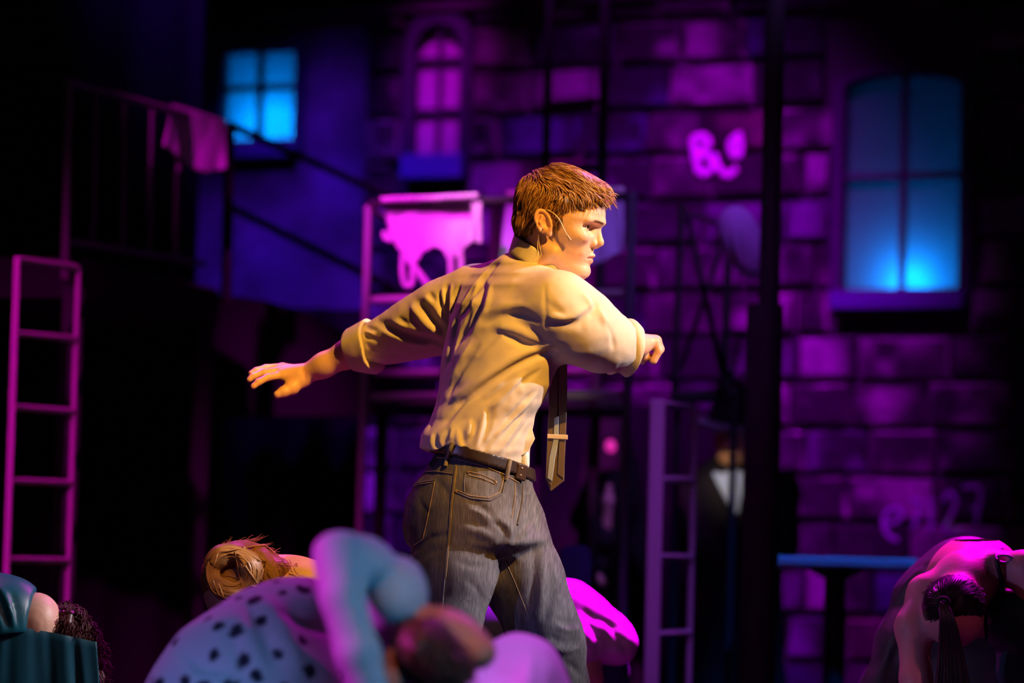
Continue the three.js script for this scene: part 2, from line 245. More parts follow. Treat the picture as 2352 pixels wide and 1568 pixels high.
const archTop = ({ r: [x0, y0, x1, y1], arch }) => { const w = x1 - x0, rise = arch * w / 2 * (arch === 1 ? 1 : 0.62), n = 14, pts = []; for (let i = 0; i <= n; i++) { const t = i / n * 2 - 1; pts.push([lerp(x1, x0, i / n), y1 + rise * (arch ? Math.sqrt(Math.max(0, 1 - t * t * (arch === 1 ? 1 : 0.93))) - (arch === 1 ? 0 : Math.sqrt(0.07)) : 0)]); } return pts; };
const outline = (w, g = 0) => { const [x0, y0, x1, y1] = w.r, c = { ...w, r: [x0 - g, y0 - g, x1 + g, y1 + (w.arch ? 0 : g)] }; return [[c.r[0], c.r[1]], [c.r[2], c.r[1]], ...archTop(c).map(([x, y]) => [x, y + (w.arch ? g * 0.4 : 0)])]; };
{
  const s = ringShape([[-2.9, 0], [2.9, 0], [2.9, topY + 0.25], [0.9, topY + 0.06], [-2.9, topY - 0.02]]);
  for (const w of WIN) s.holes.push(new THREE.Path(outline(w).map(([x, y]) => new THREE.Vector2(x, y))));
  struct('backing', extrude(s, 0.05, 0).translate(0, 0, -0.05), M.mortar, wall);
}
const stoneTones = [[0.24, 0.2, 0.23], [0.12, 0.1, 0.17], [0.31, 0.25, 0.28], [0.05, 0.05, 0.16], [0.2, 0.17, 0.2], [0.27, 0.2, 0.24], [0.16, 0.08, 0.09], [0.07, 0.065, 0.09]];
const blotch = texture(512, (u, v) => { const a = nz(u * 4, v * 4, 4), b = nz2(u * 11, v * 11, 11), c = nz(u * 40, v * 40, 40), k = 0.22 + 0.7 * sstep(0.3, 0.72, a * 0.6 + b * 0.4) + 0.2 * (c - 0.5); return [k, k * 0.97, k]; }, true);
const stoneMats = stoneTones.map((c, i) => { const t = blotch.clone(); t.offset.set(i * 0.13, i * 0.29); t.repeat.set(1.3, 1.3); t.needsUpdate = true; return mat(c, 0.9, { map: t, bumpMap: t, bumpScale: 0.004 }); });
const PLX = wl(846, 560)[0];
{ // smooth painted plaster on the left part of the flat
  const sh = ringShape([[-2.35, 0.02], [PLX - 0.008, 0.02], [PLX - 0.008, topY - 0.01], [-2.35, topY - 0.06]]), q = outline(WIN[0], 0.045), plaster = texture(512, (u, v) => { const a = nz(u * 5, v * 5, 5), b = nz2(u * 13, v * 13, 13), c = nz(u * 60, v * 60, 60), w = 0.62 + 0.5 * (a - 0.5) + 0.25 * (b - 0.5) + 0.12 * (c - 0.5), h = nz2(u * 4 + 9, v * 4, 4); return [w * lerp(0.75, 1.05, h), w * 0.8, w]; }, true);
  sh.holes.push(new THREE.Path(q.map(([x, y]) => new THREE.Vector2(x, y)))); plaster.repeat.set(0.8, 0.8);
  struct('plaster_panel', extrude(sh, 0.03, 0.004), mat([0.34, 0.3, 0.38], 0.9, { map: plaster, bumpMap: plaster, bumpScale: 0.004 }), wall);
}
{ // courses of blocks; each block keeps clear of the window surrounds
  const rowH = 0.158; let row = 0;
  for (let y = 0.36; y < topY - 0.03; y += rowH, row++) {
    let x = -2.35 + (row % 2) * 0.13 + rr(-0.03, 0.03);
    while (x < 1.95) {
      const w = rr(0.2, 0.34); let x0 = x + 0.006, x1 = x + w - 0.006; const y0 = y + 0.006, y1 = Math.min(y + rowH - 0.006, topY - 0.01); x += w;
      for (const q of WIN) { const g = 0.05, top = q.r[3] + (q.arch === 1 ? (q.r[2] - q.r[0]) / 2 : q.arch ? 0.12 : 0); if (y1 < q.r[1] - 0.1 || y0 > top + g) continue; const a = q.r[0] - g, b = q.r[2] + g; if (x1 <= a || x0 >= b) continue; if (x0 < a && a - x0 > b - 0) x1 = a; else if (x0 < a) x1 = a; else if (x1 > b) x0 = b; else x1 = x0; }
      if (x1 - x0 < 0.04) continue;
      if (x1 < PLX) continue; x0 = Math.max(x0, PLX);
      const j = () => rr(-0.008, 0.008), sh = ringShape([[x0 + j(), y0 + Math.abs(j())], [x1 + j(), y0 + Math.abs(j())], [x1 + j(), y1 - Math.abs(j())], [x0 + j(), y1 - Math.abs(j())]]);
      const lo = row < 3 ? 0.6 : 1, pick = rnd(), k = pick < 0.22 * lo ? 2 : Math.floor(rnd() * 8);
      struct(numbered('stone_block'), extrude(sh, 0.03 + rr(0, 0.018), 0.01).translate(0, 0, 0), stoneMats[k], wall);
    }
  }
  struct('coping', new RoundedBoxGeometry(3.4, 0.03, 0.09, 1, 0.008).rotateZ(0.012).translate(-0.75, topY, 0.02), stoneMats[2], wall);
}
const blueGlass = mat([0.1, 0.13, 0.17], 1, { transmission: 0.7, thickness: 0, ior: 1.1 }), purplePane = mat([0.36, 0.3, 0.36], 0.55, { bumpMap: grain, bumpScale: 0.002 }), boxPaint = mat([0.6, 0.65, 0.75], 0.95, { map: blotch });
WIN.forEach((w, n) => {
  const g = new THREE.Group(); g.name = 'window_' + (n + 1); g.userData.kind = 'structure'; g.position.copy(wall.position); g.rotation.copy(wall.rotation); scene.add(g);
  const [x0, y0, x1, y1] = w.r, cx = lerp(x0, x1, w.mx), cy = lerp(y0, y1, w.my), rise = n === 2 ? 0.1 : n === 1 ? (x1 - x0) / 2 : 0, t = n === 1 ? 0.014 : n === 0 ? 0.024 : 0.022;
  const fs = ringShape(outline(w, 0.045)); fs.holes.push(new THREE.Path(outline(w, 0).map(([x, y]) => new THREE.Vector2(x, y))));
  part('window_frame', extrude(fs, 0.05, 0.006).translate(0, 0, -0.005), n === 0 ? mat([0.03, 0.035, 0.1], 0.7) : M.frameDark, g);
  part('window_sill', new RoundedBoxGeometry(x1 - x0 + 0.06, n === 1 ? 0.085 : 0.06, 0.09, 1, 0.006).translate((x0 + x1) / 2, y0 - (n === 1 ? 0.045 : 0.04), 0.03), n === 1 ? M.sill : mat([0.06, 0.07, 0.2], 0.7), g);
  part('mullion', new THREE.BoxGeometry(t, y1 - y0 + rise, 0.02).translate(cx, (y0 + y1 + rise) / 2, 0.01), M.frameDark, g);
  part('crossbar', new THREE.BoxGeometry(x1 - x0, t, 0.02).translate((x0 + x1) / 2, cy, 0.01), M.frameDark, g);
  const all = outline(w), cols = [[x0, cx], [cx, x1]];
  if (n === 1) part('crossbar', new THREE.BoxGeometry(x1 - x0, t, 0.02).translate((x0 + x1) / 2, y1 - 0.03, 0.01), M.frameDark, g);
  for (const [a, b] of cols) for (const up of [0, 1]) {
    const top = all.slice(2).filter(([x]) => x >= a - 1e-6 && x <= b + 1e-6), pts = up ? [[a, cy], [b, cy], ...top] : [[a, y0], [b, y0], [b, cy], [a, cy]];
    if (up) { if (top[0][0] < b - 1e-6) pts.splice(2, 0, [b, top[0][1]]); if (pts.at(-1)[0] > a + 1e-6) pts.push([a, pts.at(-1)[1]]); }
    part('pane', extrude(ringShape(pts), 0.004, 0).translate(0, 0, -0.012), w.lit ? blueGlass : purplePane, g);
  }
  if (!w.lit) { part('window_back', new THREE.BoxGeometry(x1 - x0 + 0.1, y1 - y0 + 0.24, 0.02).translate((x0 + x1) / 2, (y0 + y1) / 2 + 0.06, -0.07), M.black, g); return; }
  // a shallow painted box behind the panes with one blue lamp on its floor
  const d = n === 2 ? 0.3 : 0.24, m = 0.05, X0 = x0 - m, X1 = x1 + m, Y0 = y0 - m, Y1 = y1 + rise + m, zc = -0.06 - d / 2, bx = (a, b, c, p) => new THREE.BoxGeometry(a, b, c).translate(...p);
  part('window_back', mergeGeometries([bx(X1 - X0, Y1 - Y0, 0.02, [(X0 + X1) / 2, (Y0 + Y1) / 2, -0.06 - d]), bx(0.02, Y1 - Y0, d, [X0, (Y0 + Y1) / 2, zc]), bx(0.02, Y1 - Y0, d, [X1, (Y0 + Y1) / 2, zc]), bx(X1 - X0, 0.02, d, [(X0 + X1) / 2, Y0, zc]), bx(X1 - X0, 0.02, d, [(X0 + X1) / 2, Y1, zc])]), boxPaint, g);
  const lx = n === 2 ? lerp(x0, x1, 0.55) : lerp(x0, x1, 0.62), ly = y0 + 0.0, lz = n === 2 ? -0.085 : -0.1, wp = V(lx, ly, lz).applyEuler(wall.rotation).add(wall.position);
  const lamp = thing('window_lamp', n === 2 ? 'small blue lamp glowing behind the large arched window' : 'small blue lamp glowing behind the small square window', 'lamp', wp), hue = [0.0, 0.4, 1];
  part('bulb', new THREE.SphereGeometry(0.014, 16, 12), new THREE.MeshStandardMaterial({ color: 0x000000, emissive: new THREE.Color().setRGB(...hue), emissiveIntensity: 2 }), lamp);
  part('lamp_base', new THREE.CylinderGeometry(0.012, 0.016, 0.03, 12).translate(0, -0.027, 0), M.black, lamp);
  const pl = new THREE.PointLight(new THREE.Color().setRGB(...hue), n === 2 ? 11 : 17, 0, 2); pl.name = 'window_light'; pl.position.copy(wp); pl.castShadow = true; scene.add(pl);
});
// sprayed writing on the blocks: raised strokes of paint
function graffiti(name, label, strokes, m, w) {
  const g = thing(name, label, 'graffiti', wall.position); g.rotation.copy(wall.rotation);
  for (const [ch, lines] of strokes) part('letter', mergeGeometries(lines.map(([r, ...pts]) => { const q = pts.map(([x, y]) => { const [lx, ly] = wl(x, y, 0.048); return V(lx, ly, 0.046); }); return tubeAlong(q, r * 0.0014, 20, 8).translate(0, 0, -0.046).scale(1, 1, 0.35).translate(0, 0, 0.046); })), m, g);
}
graffiti('painted_writing', 'pale sprayed letters high on the stone wall beside the black column', [
  ['B', [[9, [1590, 318], [1596, 355], [1605, 398]], [9, [1590, 318], [1618, 314], [1628, 330], [1604, 352], [1638, 364], [1630, 390], [1610, 402]]]],
  ['u', [[8, [1640, 352], [1650, 385], [1672, 402], [1692, 385]]]], ['d', [[9, [1695, 303], [1699, 335], [1695, 358], [1678, 345], [1680, 325], [1696, 312]]]],
], mat([0.85, 0.62, 0.8], 0.8));
graffiti('painted_writing', 'thin sprayed e7127 low on the stone wall under the arched window', [
  ['e', [[5, [2030, 1205], [2068, 1190], [2066, 1168], [2040, 1172], [2028, 1200], [2042, 1232], [2062, 1240]]]], ['7', [[5, [2090, 1152], [2112, 1150], [2108, 1180], [2096, 1212]]]], ['1', [[5, [2136, 1142], [2138, 1180], [2137, 1222]]]],
  ['2', [[5, [2166, 1150], [2180, 1130], [2194, 1145], [2186, 1180], [2168, 1218], [2208, 1220]]]], ['7', [[5, [2212, 1120], [2244, 1118], [2252, 1135], [2245, 1175], [2242, 1200]], [5, [2232, 1168], [2254, 1162]]]],
], mat([0.36, 0.3, 0.5], 0.8));

// ───────── platform with railing, stair, ladders, scaffold ─────────
const foot = (px, py, d) => { const p = P(px, py, d); p.y = 0; return p; };
const yAt = (px, py, d) => P(px, py, d).y;
function upright(px0, py0, px1, py1, d) { const a = P(px0, py0, d), b = P(px1, py1, d); return [V((a.x + b.x) / 2, a.y, (a.z + b.z) / 2), V((a.x + b.x) / 2, b.y, (a.z + b.z) / 2)]; }
{ // platform on the left, coming forward to the left
  const dA = 11.7, dB = 12.7, base = foot(300, 600, 12.2), rel = (v) => v.sub(base), L = (px, py, t) => rel(P(px, py, lerp(dA, dB, t)));
  const g = thing('platform', 'raised black platform with an open railing at left, a cloth over its rail', 'platform', base);
  part('top_rail', rod(L(152, 186, 0), L(524, 292, 1), 0.012), M.dim, g);
  part('bottom_rail', beam(L(150, 552, 0), L(470, 606, 0.9), 0.018), M.dim, g);
  [[158, 190, 149, 640, 0], [221, 206, 212, 562, 0.18], [289, 226, 280, 572, 0.37], [352, 244, 342, 585, 0.55], [412, 262, 405, 598, 0.73]].forEach(([a, b, c, d, t], i) => part('baluster', rod(L(a, b, t), L(c, d, t), i ? 0.0085 : 0.012), M.dim, g));
  part('newel_post', beam(L(527, 286, 1), L(519, 700, 1), 0.03), M.black, g);
  const deck = ringShape([[0, 0], [1, 0], [1, 1], [0, 1]]); const a = L(150, 575, 0), b = L(475, 622, 1), dir = b.clone().sub(a); dir.y = 0; const len = dir.length();
  part('deck', xf(new RoundedBoxGeometry(len, 0.12, 0.5, 1, 0.01), new THREE.Matrix4().makeRotationY(-Math.atan2(dir.z, dir.x)).setPosition(a.clone().add(b).multiplyScalar(0.5).add(V(-0.2, -0.09, -0.15)))), mat([0.003, 0.003, 0.004], 0.95), g);
  for (const [px, t] of [[170, 0.05], [470, 0.95]]) { const q = L(px, 700, t); part('leg', beam(V(q.x, -base.y, q.z), V(q.x, a.y - 0.1, q.z), 0.06), M.black, g); }
}
{ // stair going down behind the scaffold
  const dA = 13.0, dB = 13.2, base = foot(680, 700, 13), L = (px, py, t) => P(px, py, lerp(dA, dB, t)).sub(base), g = thing('staircase', 'black stair with two slanting handrails going down behind the scaffold', 'staircase', base);
  part('handrail', rod(L(526, 286, 0), L(1010, 503, 1), 0.013), M.black, g);
  part('middle_rail', rod(L(530, 476, 0), L(960, 690, 1), 0.013), M.black, g);
  const pts = [[476, 676], [600, 690], [690, 715], [770, 755], [850, 800], [1000, 885], [1000, 960], [476, 960]].map(([x, y], i) => L(x, y, (x - 476) / 524));
  const x0 = pts[0], ax = pts[7 - 2].clone().sub(pts[0]); ax.y = 0; ax.normalize(); const zx = V(-ax.z, 0, ax.x);
  const matte = mat([0.003, 0.003, 0.004], 0.95); part('stringer', xf(extrude(ringShape(pts.map((p) => [p.clone().sub(x0).dot(ax), p.y])), 0.04, 0.004), new THREE.Matrix4().makeBasis(ax, V(0, 1, 0), V().crossVectors(ax, V(0, 1, 0))).setPosition(V(x0.x, 0, x0.z))), matte, g);
  for (let i = 0; i < 5; i++) { const q = L(560 + i * 85, 712 + i * 42, 0.16 + i * 0.16); part('tread', new RoundedBoxGeometry(0.16, 0.025, 0.5, 1, 0.005).translate(q.x, q.y - 0.05, q.z - 0.26), M.black, g); }
}
function ladder(label, m, dL, dR, left, right, rungs, w, tR = w) { // left/right: [px top, py top, px low, py low] down to the floor
  const a = upright(...left, dL), b = upright(...right, dR), base = V((a[0].x + b[0].x) / 2, 0, (a[0].z + b[0].z) / 2), g = thing('ladder', label, 'ladder', base), lo = (p) => V(p.x - base.x, 0, p.z - base.z);
  part('side_rail', beam(a[0].clone().sub(base), lo(a[0]), w), m, g); part('side_rail', beam(b[0].clone().sub(base), lo(b[0]), tR), m, g);
  for (const [y0, y1] of rungs) { const p = V(a[0].x, yAt(left[0], y0, dL), a[0].z), q = V(b[0].x, yAt(right[0], y1, dR), b[0].z); part('rung', beam(p.sub(base), q.sub(base), 0.016), m, g); }
  return g;
}
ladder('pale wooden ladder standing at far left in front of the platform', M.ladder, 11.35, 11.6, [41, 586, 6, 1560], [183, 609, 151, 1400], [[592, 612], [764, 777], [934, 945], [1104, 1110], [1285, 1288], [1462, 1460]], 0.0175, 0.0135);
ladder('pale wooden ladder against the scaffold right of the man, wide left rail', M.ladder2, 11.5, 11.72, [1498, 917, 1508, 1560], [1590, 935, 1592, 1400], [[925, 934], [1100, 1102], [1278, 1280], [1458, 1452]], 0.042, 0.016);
{ // scaffold in the middle
  const D = 12.1, base = foot(1150, 900, D), rel = (v) => v.sub(base), L = (px, py, d = D) => rel(P(px, py, d)), g = thing('scaffold', 'dark pipe scaffold with rails hung with laundry behind the man', 'scaffold', base);
  const post = (px, y0, y1, d, r, m = M.dim, py = y0) => { const p = P(px, py, d), q = V(p.x, y1 === null ? 0 : yAt(px, y1, d), p.z), t = V(p.x, yAt(px, y0, d), p.z); part('post', rod(rel(q), rel(t), r), m, g); };
  post(847, 472, null, 12.0, 0.0115, mat([0.26, 0.24, 0.26], 0.5)); post(1140, 455, 905, 12.3, 0.018, M.black); post(1452, 440, null, 11.95, 0.014, mat([0.06, 0.06, 0.1], 0.4)); post(1258, -60, null, 12.4, 0.013, M.black, 200); post(1387, -60, null, 12.4, 0.016, M.black, 200); post(880, 905, null, 12.6, 0.02, M.black);
  const rail = (x0, y0, x1, y1, d0, d1, r, m = M.dim) => part('rail', rod(L(x0, y0, d0), L(x1, y1, d1), r), m, g);
  rail(847, 470, 1452, 452, 12.0, 11.95, 0.012, M.black); rail(850, 690, 1452, 672, 12.0, 11.95, 0.013, mat([0.22, 0.2, 0.22], 0.5)); rail(850, 912, 1452, 905, 12.0, 11.95, 0.013, mat([0.3, 0.28, 0.3], 0.5)); rail(860, 858, 1452, 850, 12.5, 12.4, 0.014);
  rail(1258, 243, 1387, 232, 12.4, 12.4, 0.012, M.black); rail(1258, 392, 1387, 384, 12.4, 12.4, 0.012, M.black); rail(848, 478, 884, 502, 12.0, 12.1, 0.01, mat([0.45, 0.42, 0.45], 0.5));
  part('deck', new RoundedBoxGeometry(0.78, 0.03, 0.5, 1, 0.005).translate(0, yAt(1150, 925, 12.2), -0.3), M.black, g);
}
{ // folding frame with crossed legs on the right of the scaffold
  const base = foot(1600, 900, 12.2), L = (px, py, d) => P(px, py, d).sub(base), g = thing('folding_frame', 'black folding frame with crossed legs beside the column', 'folding frame', base), bb = (x0, y0, x1, y1, d, w) => part('leg', beam(L(x0, y0, d), L(x1, y1, d), w), M.black, g);
  bb(1566, 470, 1548, 920, 12.1, 0.018); bb(1580, 500, 1668, 900, 12.2, 0.016); bb(1652, 580, 1562, 850, 12.25, 0.014); bb(1672, 600, 1664, 900, 12.3, 0.024);
  part('top_bar', beam(L(1572, 490, 12.15), L(1656, 514, 12.3), 0.013), M.wood, g); bb(1652, 510, 1650, 590, 12.3, 0.013); bb(1700, 760, 1676, 880, 12.4, 0.014);
  for (const px of [1556, 1686]) { const p = foot(px, 915, 12.22).sub(base), y = yAt(px, 918, 12.22); part('leg', beam(V(p.x, 0, p.z), V(p.x, y, p.z), 0.02), M.black, g); }
  part('shelf', beam(L(1545, 915, 12.15), L(1690, 905, 12.3), 0.03), M.black, g);
}
{ // black column and the stone-grey side post of the left flat
  const p = foot(1766, 700, 11.3), g = thing('column', 'tall black column standing between the scaffold and the arched window', 'column', p);
  part('shaft', new THREE.CylinderGeometry(0.026, 0.03, 4.2, 24).translate(0, 2.1, 0), M.black, g); part('collar', new THREE.CylinderGeometry(0.05, 0.05, yAt(1750, 700, 11.3), 24).translate(-0.01, yAt(1750, 700, 11.3) / 2, 0), M.black, g); part('base', new THREE.CylinderGeometry(0.15, 0.15, 0.03, 24).translate(0, 0.015, 0), M.black, g);
}
function pleats(name, label, pts, y0, y1, amp, wave, m) { // a hanging drape along a ground line
  const c = new THREE.CatmullRomCurve3(pts), L = c.getLength(), n = Math.ceil(L / wave * 10), base = pts[0].clone(), pos = [], idx = [], uv = []; base.y = 0;
  for (let s = 0; s < 2; s++) for (let i = 0; i <= n; i++) for (let j = 0; j <= 4; j++) { const t = i / n, p = c.getPointAt(t), tg = c.getTangentAt(t), nn = V(-tg.z, 0, tg.x), q = p.addScaledVector(nn, amp * Math.sin(t * L / wave * 6.283 + 0.7 * Math.sin(t * 9)) * (0.7 + 0.3 * Math.sin(t * 23)) * (1 + 0.2 * (1 - j / 4)) + s * 0.012); pos.push(q.x - base.x, lerp(y0, y1, j / 4), q.z - base.z); uv.push(t * L, j / 4 * (y1 - y0)); }
  const o = (n + 1) * 5; for (let s = 0; s < 2; s++) for (let i = 0; i < n; i++) for (let j = 0; j < 4; j++) { const a = s * o + i * 5 + j, b = a + 5; if (s) idx.push(a, b, a + 1, b, b + 1, a + 1); else idx.push(a, a + 1, b, b, a + 1, b + 1); }
  const g = new THREE.BufferGeometry(); g.setAttribute('position', new THREE.Float32BufferAttribute(pos, 3)); g.setAttribute('uv', new THREE.Float32BufferAttribute(uv, 2)); g.setIndex(idx); g.computeVertexNormals();
  const o3 = part(numbered(name), g, m, scene); o3.position.copy(base); return tag(o3, label, 'curtain');
}
pleats('curtain', 'black stage curtain hanging under the platform and the stair at left', [foot(-60, 700, 13.7), foot(200, 700, 13.7), foot(520, 700, 13.72), foot(850, 700, 13.75)], 0.0, yAt(500, 700, 13.7), 0.03, 0.16, M.drape);
pleats('curtain', 'black stage curtain hanging behind the scaffold legs at centre', [foot(1005, 900, 13.3), foot(1150, 900, 13.3), foot(1480, 900, 13.3), foot(1745, 900, 13.3)], 0.0, yAt(1150, 925, 13.3), 0.02, 0.15, M.drape);
pleats('curtain', 'tall black stage curtain masking the wing at far left', [foot(-80, 500, 13.2), foot(120, 500, 13.25), foot(330, 500, 13.3), foot(455, 500, 13.35)], 0.0, 3.4, 0.03, 0.2, M.drape);
{ // high pedestal table against the right wall
  const base = foot(1935, 1300, 12.0), g = thing('table', 'high pedestal table with a blue lit edge below the arched window', 'table', base), y = yAt(1935, 1293, 12.0), top = ringShape([]);
  part('table_top', new RoundedBoxGeometry(0.44, 0.03, 0.3, 2, 0.008).rotateY(-0.1).translate(0, y, 0), mat([0.45, 0.45, 0.5], 0.5, { bumpMap: grain, bumpScale: 0.001 }), g);
  part('pedestal', new THREE.CylinderGeometry(0.032, 0.034, y - 0.03, 20).translate(-0.02, (y - 0.03) / 2, 0), M.black, g); part('bracket', new THREE.CylinderGeometry(0.1, 0.034, 0.03, 20).translate(-0.02, y - 0.03, 0), M.black, g); part('base', new THREE.CylinderGeometry(0.2, 0.22, 0.025, 24).translate(-0.02, 0.0125, 0), M.black, g);
}
{ // chair behind the man's legs
  const base = foot(1318, 1300, 11.2), y1 = yAt(1318, 1252, 11.2), g = thing('chair', 'dark teal chair with rounded back behind the legs of the man', 'chair', base), m = mat([0.01, 0.09, 0.16], 0.7, { bumpMap: weave, bumpScale: 0.0005 });
  part('backrest', xf(extrude(ringShape([[-0.042, -0.3], [0.042, -0.3], [0.045, 0], [0.04, 0.018], [0.025, 0.028], [-0.025, 0.028], [-0.04, 0.018], [-0.045, 0]]), 0.03, 0.008, 2), new THREE.Matrix4().makeRotationY(0.2).setPosition(0, y1 - 0.028, 0)), m, g);
  part('seat', new RoundedBoxGeometry(0.34, 0.05, 0.36, 2, 0.02).translate(0, 0.43, 0.18), m, g); for (const [x, z] of [[-0.14, 0.02], [0.14, 0.02], [-0.14, 0.33], [0.14, 0.33]]) part('leg', rod(V(x, 0, z), V(x, 0.41, z), 0.012), M.pipe, g);
  for (const x of [-0.03, 0.03]) part('back_post', rod(V(x, 0.43, 0), V(x, y1 - 0.2, 0), 0.008), M.pipe, g);
}
// ───────── laundry ─────────
const resample = (pts, n) => { const c = []; for (let i = 0; i <= n; i++) { const t = i / n * (pts.length - 1), k = Math.min(Math.floor(t), pts.length - 2), f = t - k; c.push([0, 1].map((j) => lerp(pts[k][j], pts[k + 1][j], f))); } return c; };
function drapery(top, bottom, d, base, { n = 40, m = 16, amp = 0.008, folds = 5, phase = 0, thick = 0.004, depth = 0 } = {}) { // hanging cloth between two pixel lines, d metres away
  const A = resample(top, n), B = resample(bottom, n), pos = [], idx = [], uv = [];
  for (let s = 0; s < 2; s++) for (let i = 0; i <= n; i++) for (let j = 0; j <= m; j++) { const u = i / n, v = j / m, x = lerp(A[i][0], B[i][0], v), y = lerp(A[i][1], B[i][1], v), z = amp * (0.25 + 0.75 * v) * (4.2 * noise3(u * folds * 2.1 + phase * 7 + v * 0.6, v * 1.1, phase) + 1.6 * noise3(u * folds * 5 - v, v * 1.6 + 3, phase + 5)) + s * thick, p = P(x, y, d + depth * u + z).sub(base); pos.push(p.x, p.y, p.z); uv.push(u * 0.3, v * 0.3); }
  const o = (n + 1) * (m + 1), k = (s, i, j) => s * o + i * (m + 1) + j, q = (a, b, c, e) => idx.push(a, b, c, a, c, e);
  for (let i = 0; i < n; i++) for (let j = 0; j < m; j++) { q(k(0, i, j), k(0, i, j + 1), k(0, i + 1, j + 1), k(0, i + 1, j)); q(k(1, i, j), k(1, i + 1, j), k(1, i + 1, j + 1), k(1, i, j + 1)); }
  for (let i = 0; i < n; i++) { q(k(0, i, 0), k(0, i + 1, 0), k(1, i + 1, 0), k(1, i, 0)); q(k(0, i, m), k(1, i, m), k(1, i + 1, m), k(0, i + 1, m)); }
  for (let j = 0; j < m; j++) { q(k(0, 0, j), k(1, 0, j), k(1, 0, j + 1), k(0, 0, j + 1)); q(k(0, n, j), k(0, n, j + 1), k(1, n, j + 1), k(1, n, j)); }
  const g = new THREE.BufferGeometry(); g.setAttribute('position', new THREE.Float32BufferAttribute(pos, 3)); g.setAttribute('uv', new THREE.Float32BufferAttribute(uv, 2)); g.setIndex(idx); g.computeVertexNormals(); return g;
}
const clothWhite = mat([0.75, 0.68, 0.74], 0.9, { side: THREE.DoubleSide, bumpMap: weave, bumpScale: 0.0004 }), clothPale = mat([0.42, 0.4, 0.62], 0.9, { side: THREE.DoubleSide }), clothDim = mat([0.5, 0.4, 0.5], 0.9, { side: THREE.DoubleSide });
{
  const D = 12.0, base = P(990, 455, D), L = (px, py, d = D) => P(px, py, d).sub(base), g = thing('hanging_garment', 'white fringed garment hung over the scaffold rail, brightly lit magenta', 'garment', base);
  part('cloth', drapery([[882, 462], [940, 460], [1000, 457], [1060, 454], [1106, 455]], [[896, 545], [915, 572], [940, 592], [958, 606], [970, 580], [996, 565], [1016, 572], [1030, 596], [1048, 588], [1076, 560], [1108, 528]], D, base, { amp: 0.004, folds: 4 }), clothWhite, g);
  part('waistband', drapery([[874, 452], [990, 448], [1100, 443]], [[874, 466], [990, 462], [1100, 458]], D - 0.02, base, { amp: 0.002, m: 4, thick: 0.02 }), clothWhite, g);
  for (let i = 0; i < 15; i++) { const p = L(880 + i * 15.2, 458.5 - i * 0.6, D - 0.035); part('sequin', new THREE.SphereGeometry(0.0065 + rnd() * 0.002, 12, 8).translate(p.x, p.y, p.z), mat([0.9, 0.85, 0.9], 0.25, { metalness: 0.5 }), g); }
  const strap = (pts, r) => part('strap', tubeAlong(pts.map(([x, y]) => L(x, y, D - 0.01)), r, 24, 8), clothWhite, g);
  strap([[926, 580], [925, 630], [934, 658], [946, 652], [948, 620], [956, 590]], 0.0075); strap([[932, 588], [958, 622], [984, 656]], 0.009); strap([[1036, 580], [1036, 610], [1037, 640]], 0.0075); strap([[1056, 570], [1060, 605], [1058, 640]], 0.0085);
  part('sleeve', drapery([[1084, 462], [1106, 464]], [[1082, 555], [1106, 558]], D - 0.03, base, { n: 10, amp: 0.006, folds: 1.2 }), clothWhite, g); part('strap_end', tubeAlong([L(884, 530), L(886, 545), L(896, 552)], 0.01, 10, 8), clothWhite, g);
}
{
  const D = 12.15, base = P(1290, 450, D), g = thing('hanging_sheet', 'pale lavender sheet hung over the scaffold behind the head of the man', 'sheet', base);
  part('cloth', drapery([[1166, 446], [1240, 444], [1330, 438], [1432, 434]], [[1146, 612], [1240, 625], [1330, 615], [1388, 598], [1432, 574]], D, base, { amp: 0.01, folds: 3.4, phase: 1 }), clothPale, g); part('hem', drapery([[1164, 438], [1300, 436], [1434, 428]], [[1164, 450], [1300, 448], [1434, 440]], D - 0.015, base, { amp: 0.002, m: 4, thick: 0.03 }), clothWhite, g);
}
{
  const base = P(450, 260, 12.4), g = thing('hanging_towel', 'small purple lit cloth thrown over the railing of the platform', 'cloth', base);
  part('cloth', drapery([[396, 238], [430, 248], [475, 262], [520, 276]], [[374, 334], [408, 356], [440, 385], [474, 398], [520, 386]], 12.35, base, { amp: 0.0035, folds: 4, depth: 0.2 }), clothDim, g);
}
{
  const D = 12.0, base = P(1710, 500, D), L = (px, py) => { const p = P(px, py, D).sub(base); return p; }, g = thing('cloth_bundle', 'rounded lavender cloth bundle hanging beside the black column', 'bundle', base);
  const f = frame(D), F = new Field(); F.ell(f.a(1708, 560, 0), [f.m(46), f.m(84), 0.05], 0.01, 0, [[0.93, 0.36, 0], [-0.36, 0.93, 0], [0, 0, 1]]).ell(f.a(1690, 530, 0), [f.m(36), f.m(50), 0.045], 0.04); for (const [p, q, r] of [[[1690, 500], [1700, 570], [1720, 640]], [[1725, 520], [1722, 580], [1735, 640]], [[1670, 520], [1680, 580], [1700, 625]]]) F.fold([p, q, r].map(([x, y]) => f.onto(F, x, y, 0.3, -0.2) ?? f.a(x, y, 0)), 0.008, 0.006);
  part('cloth', f.place(net(F, f.a(1640, 680, 0).map((v, i) => i === 2 ? -0.07 : v), f.a(1790, 470, 0).map((v, i) => i === 2 ? 0.08 : v), 0.005), base), mat([0.4, 0.16, 0.55], 0.9), g); part('hook', new THREE.TorusGeometry(0.012, 0.005, 8, 16).translate(...L(1684, 487).toArray()), mat([0.6, 0.55, 0.6], 0.3), g); part('cord', tubeAlong([L(1684, 492), L(1672, 488), P(1657, 514, 12.29).sub(base)], 0.003, 12, 6), M.black, g);
}

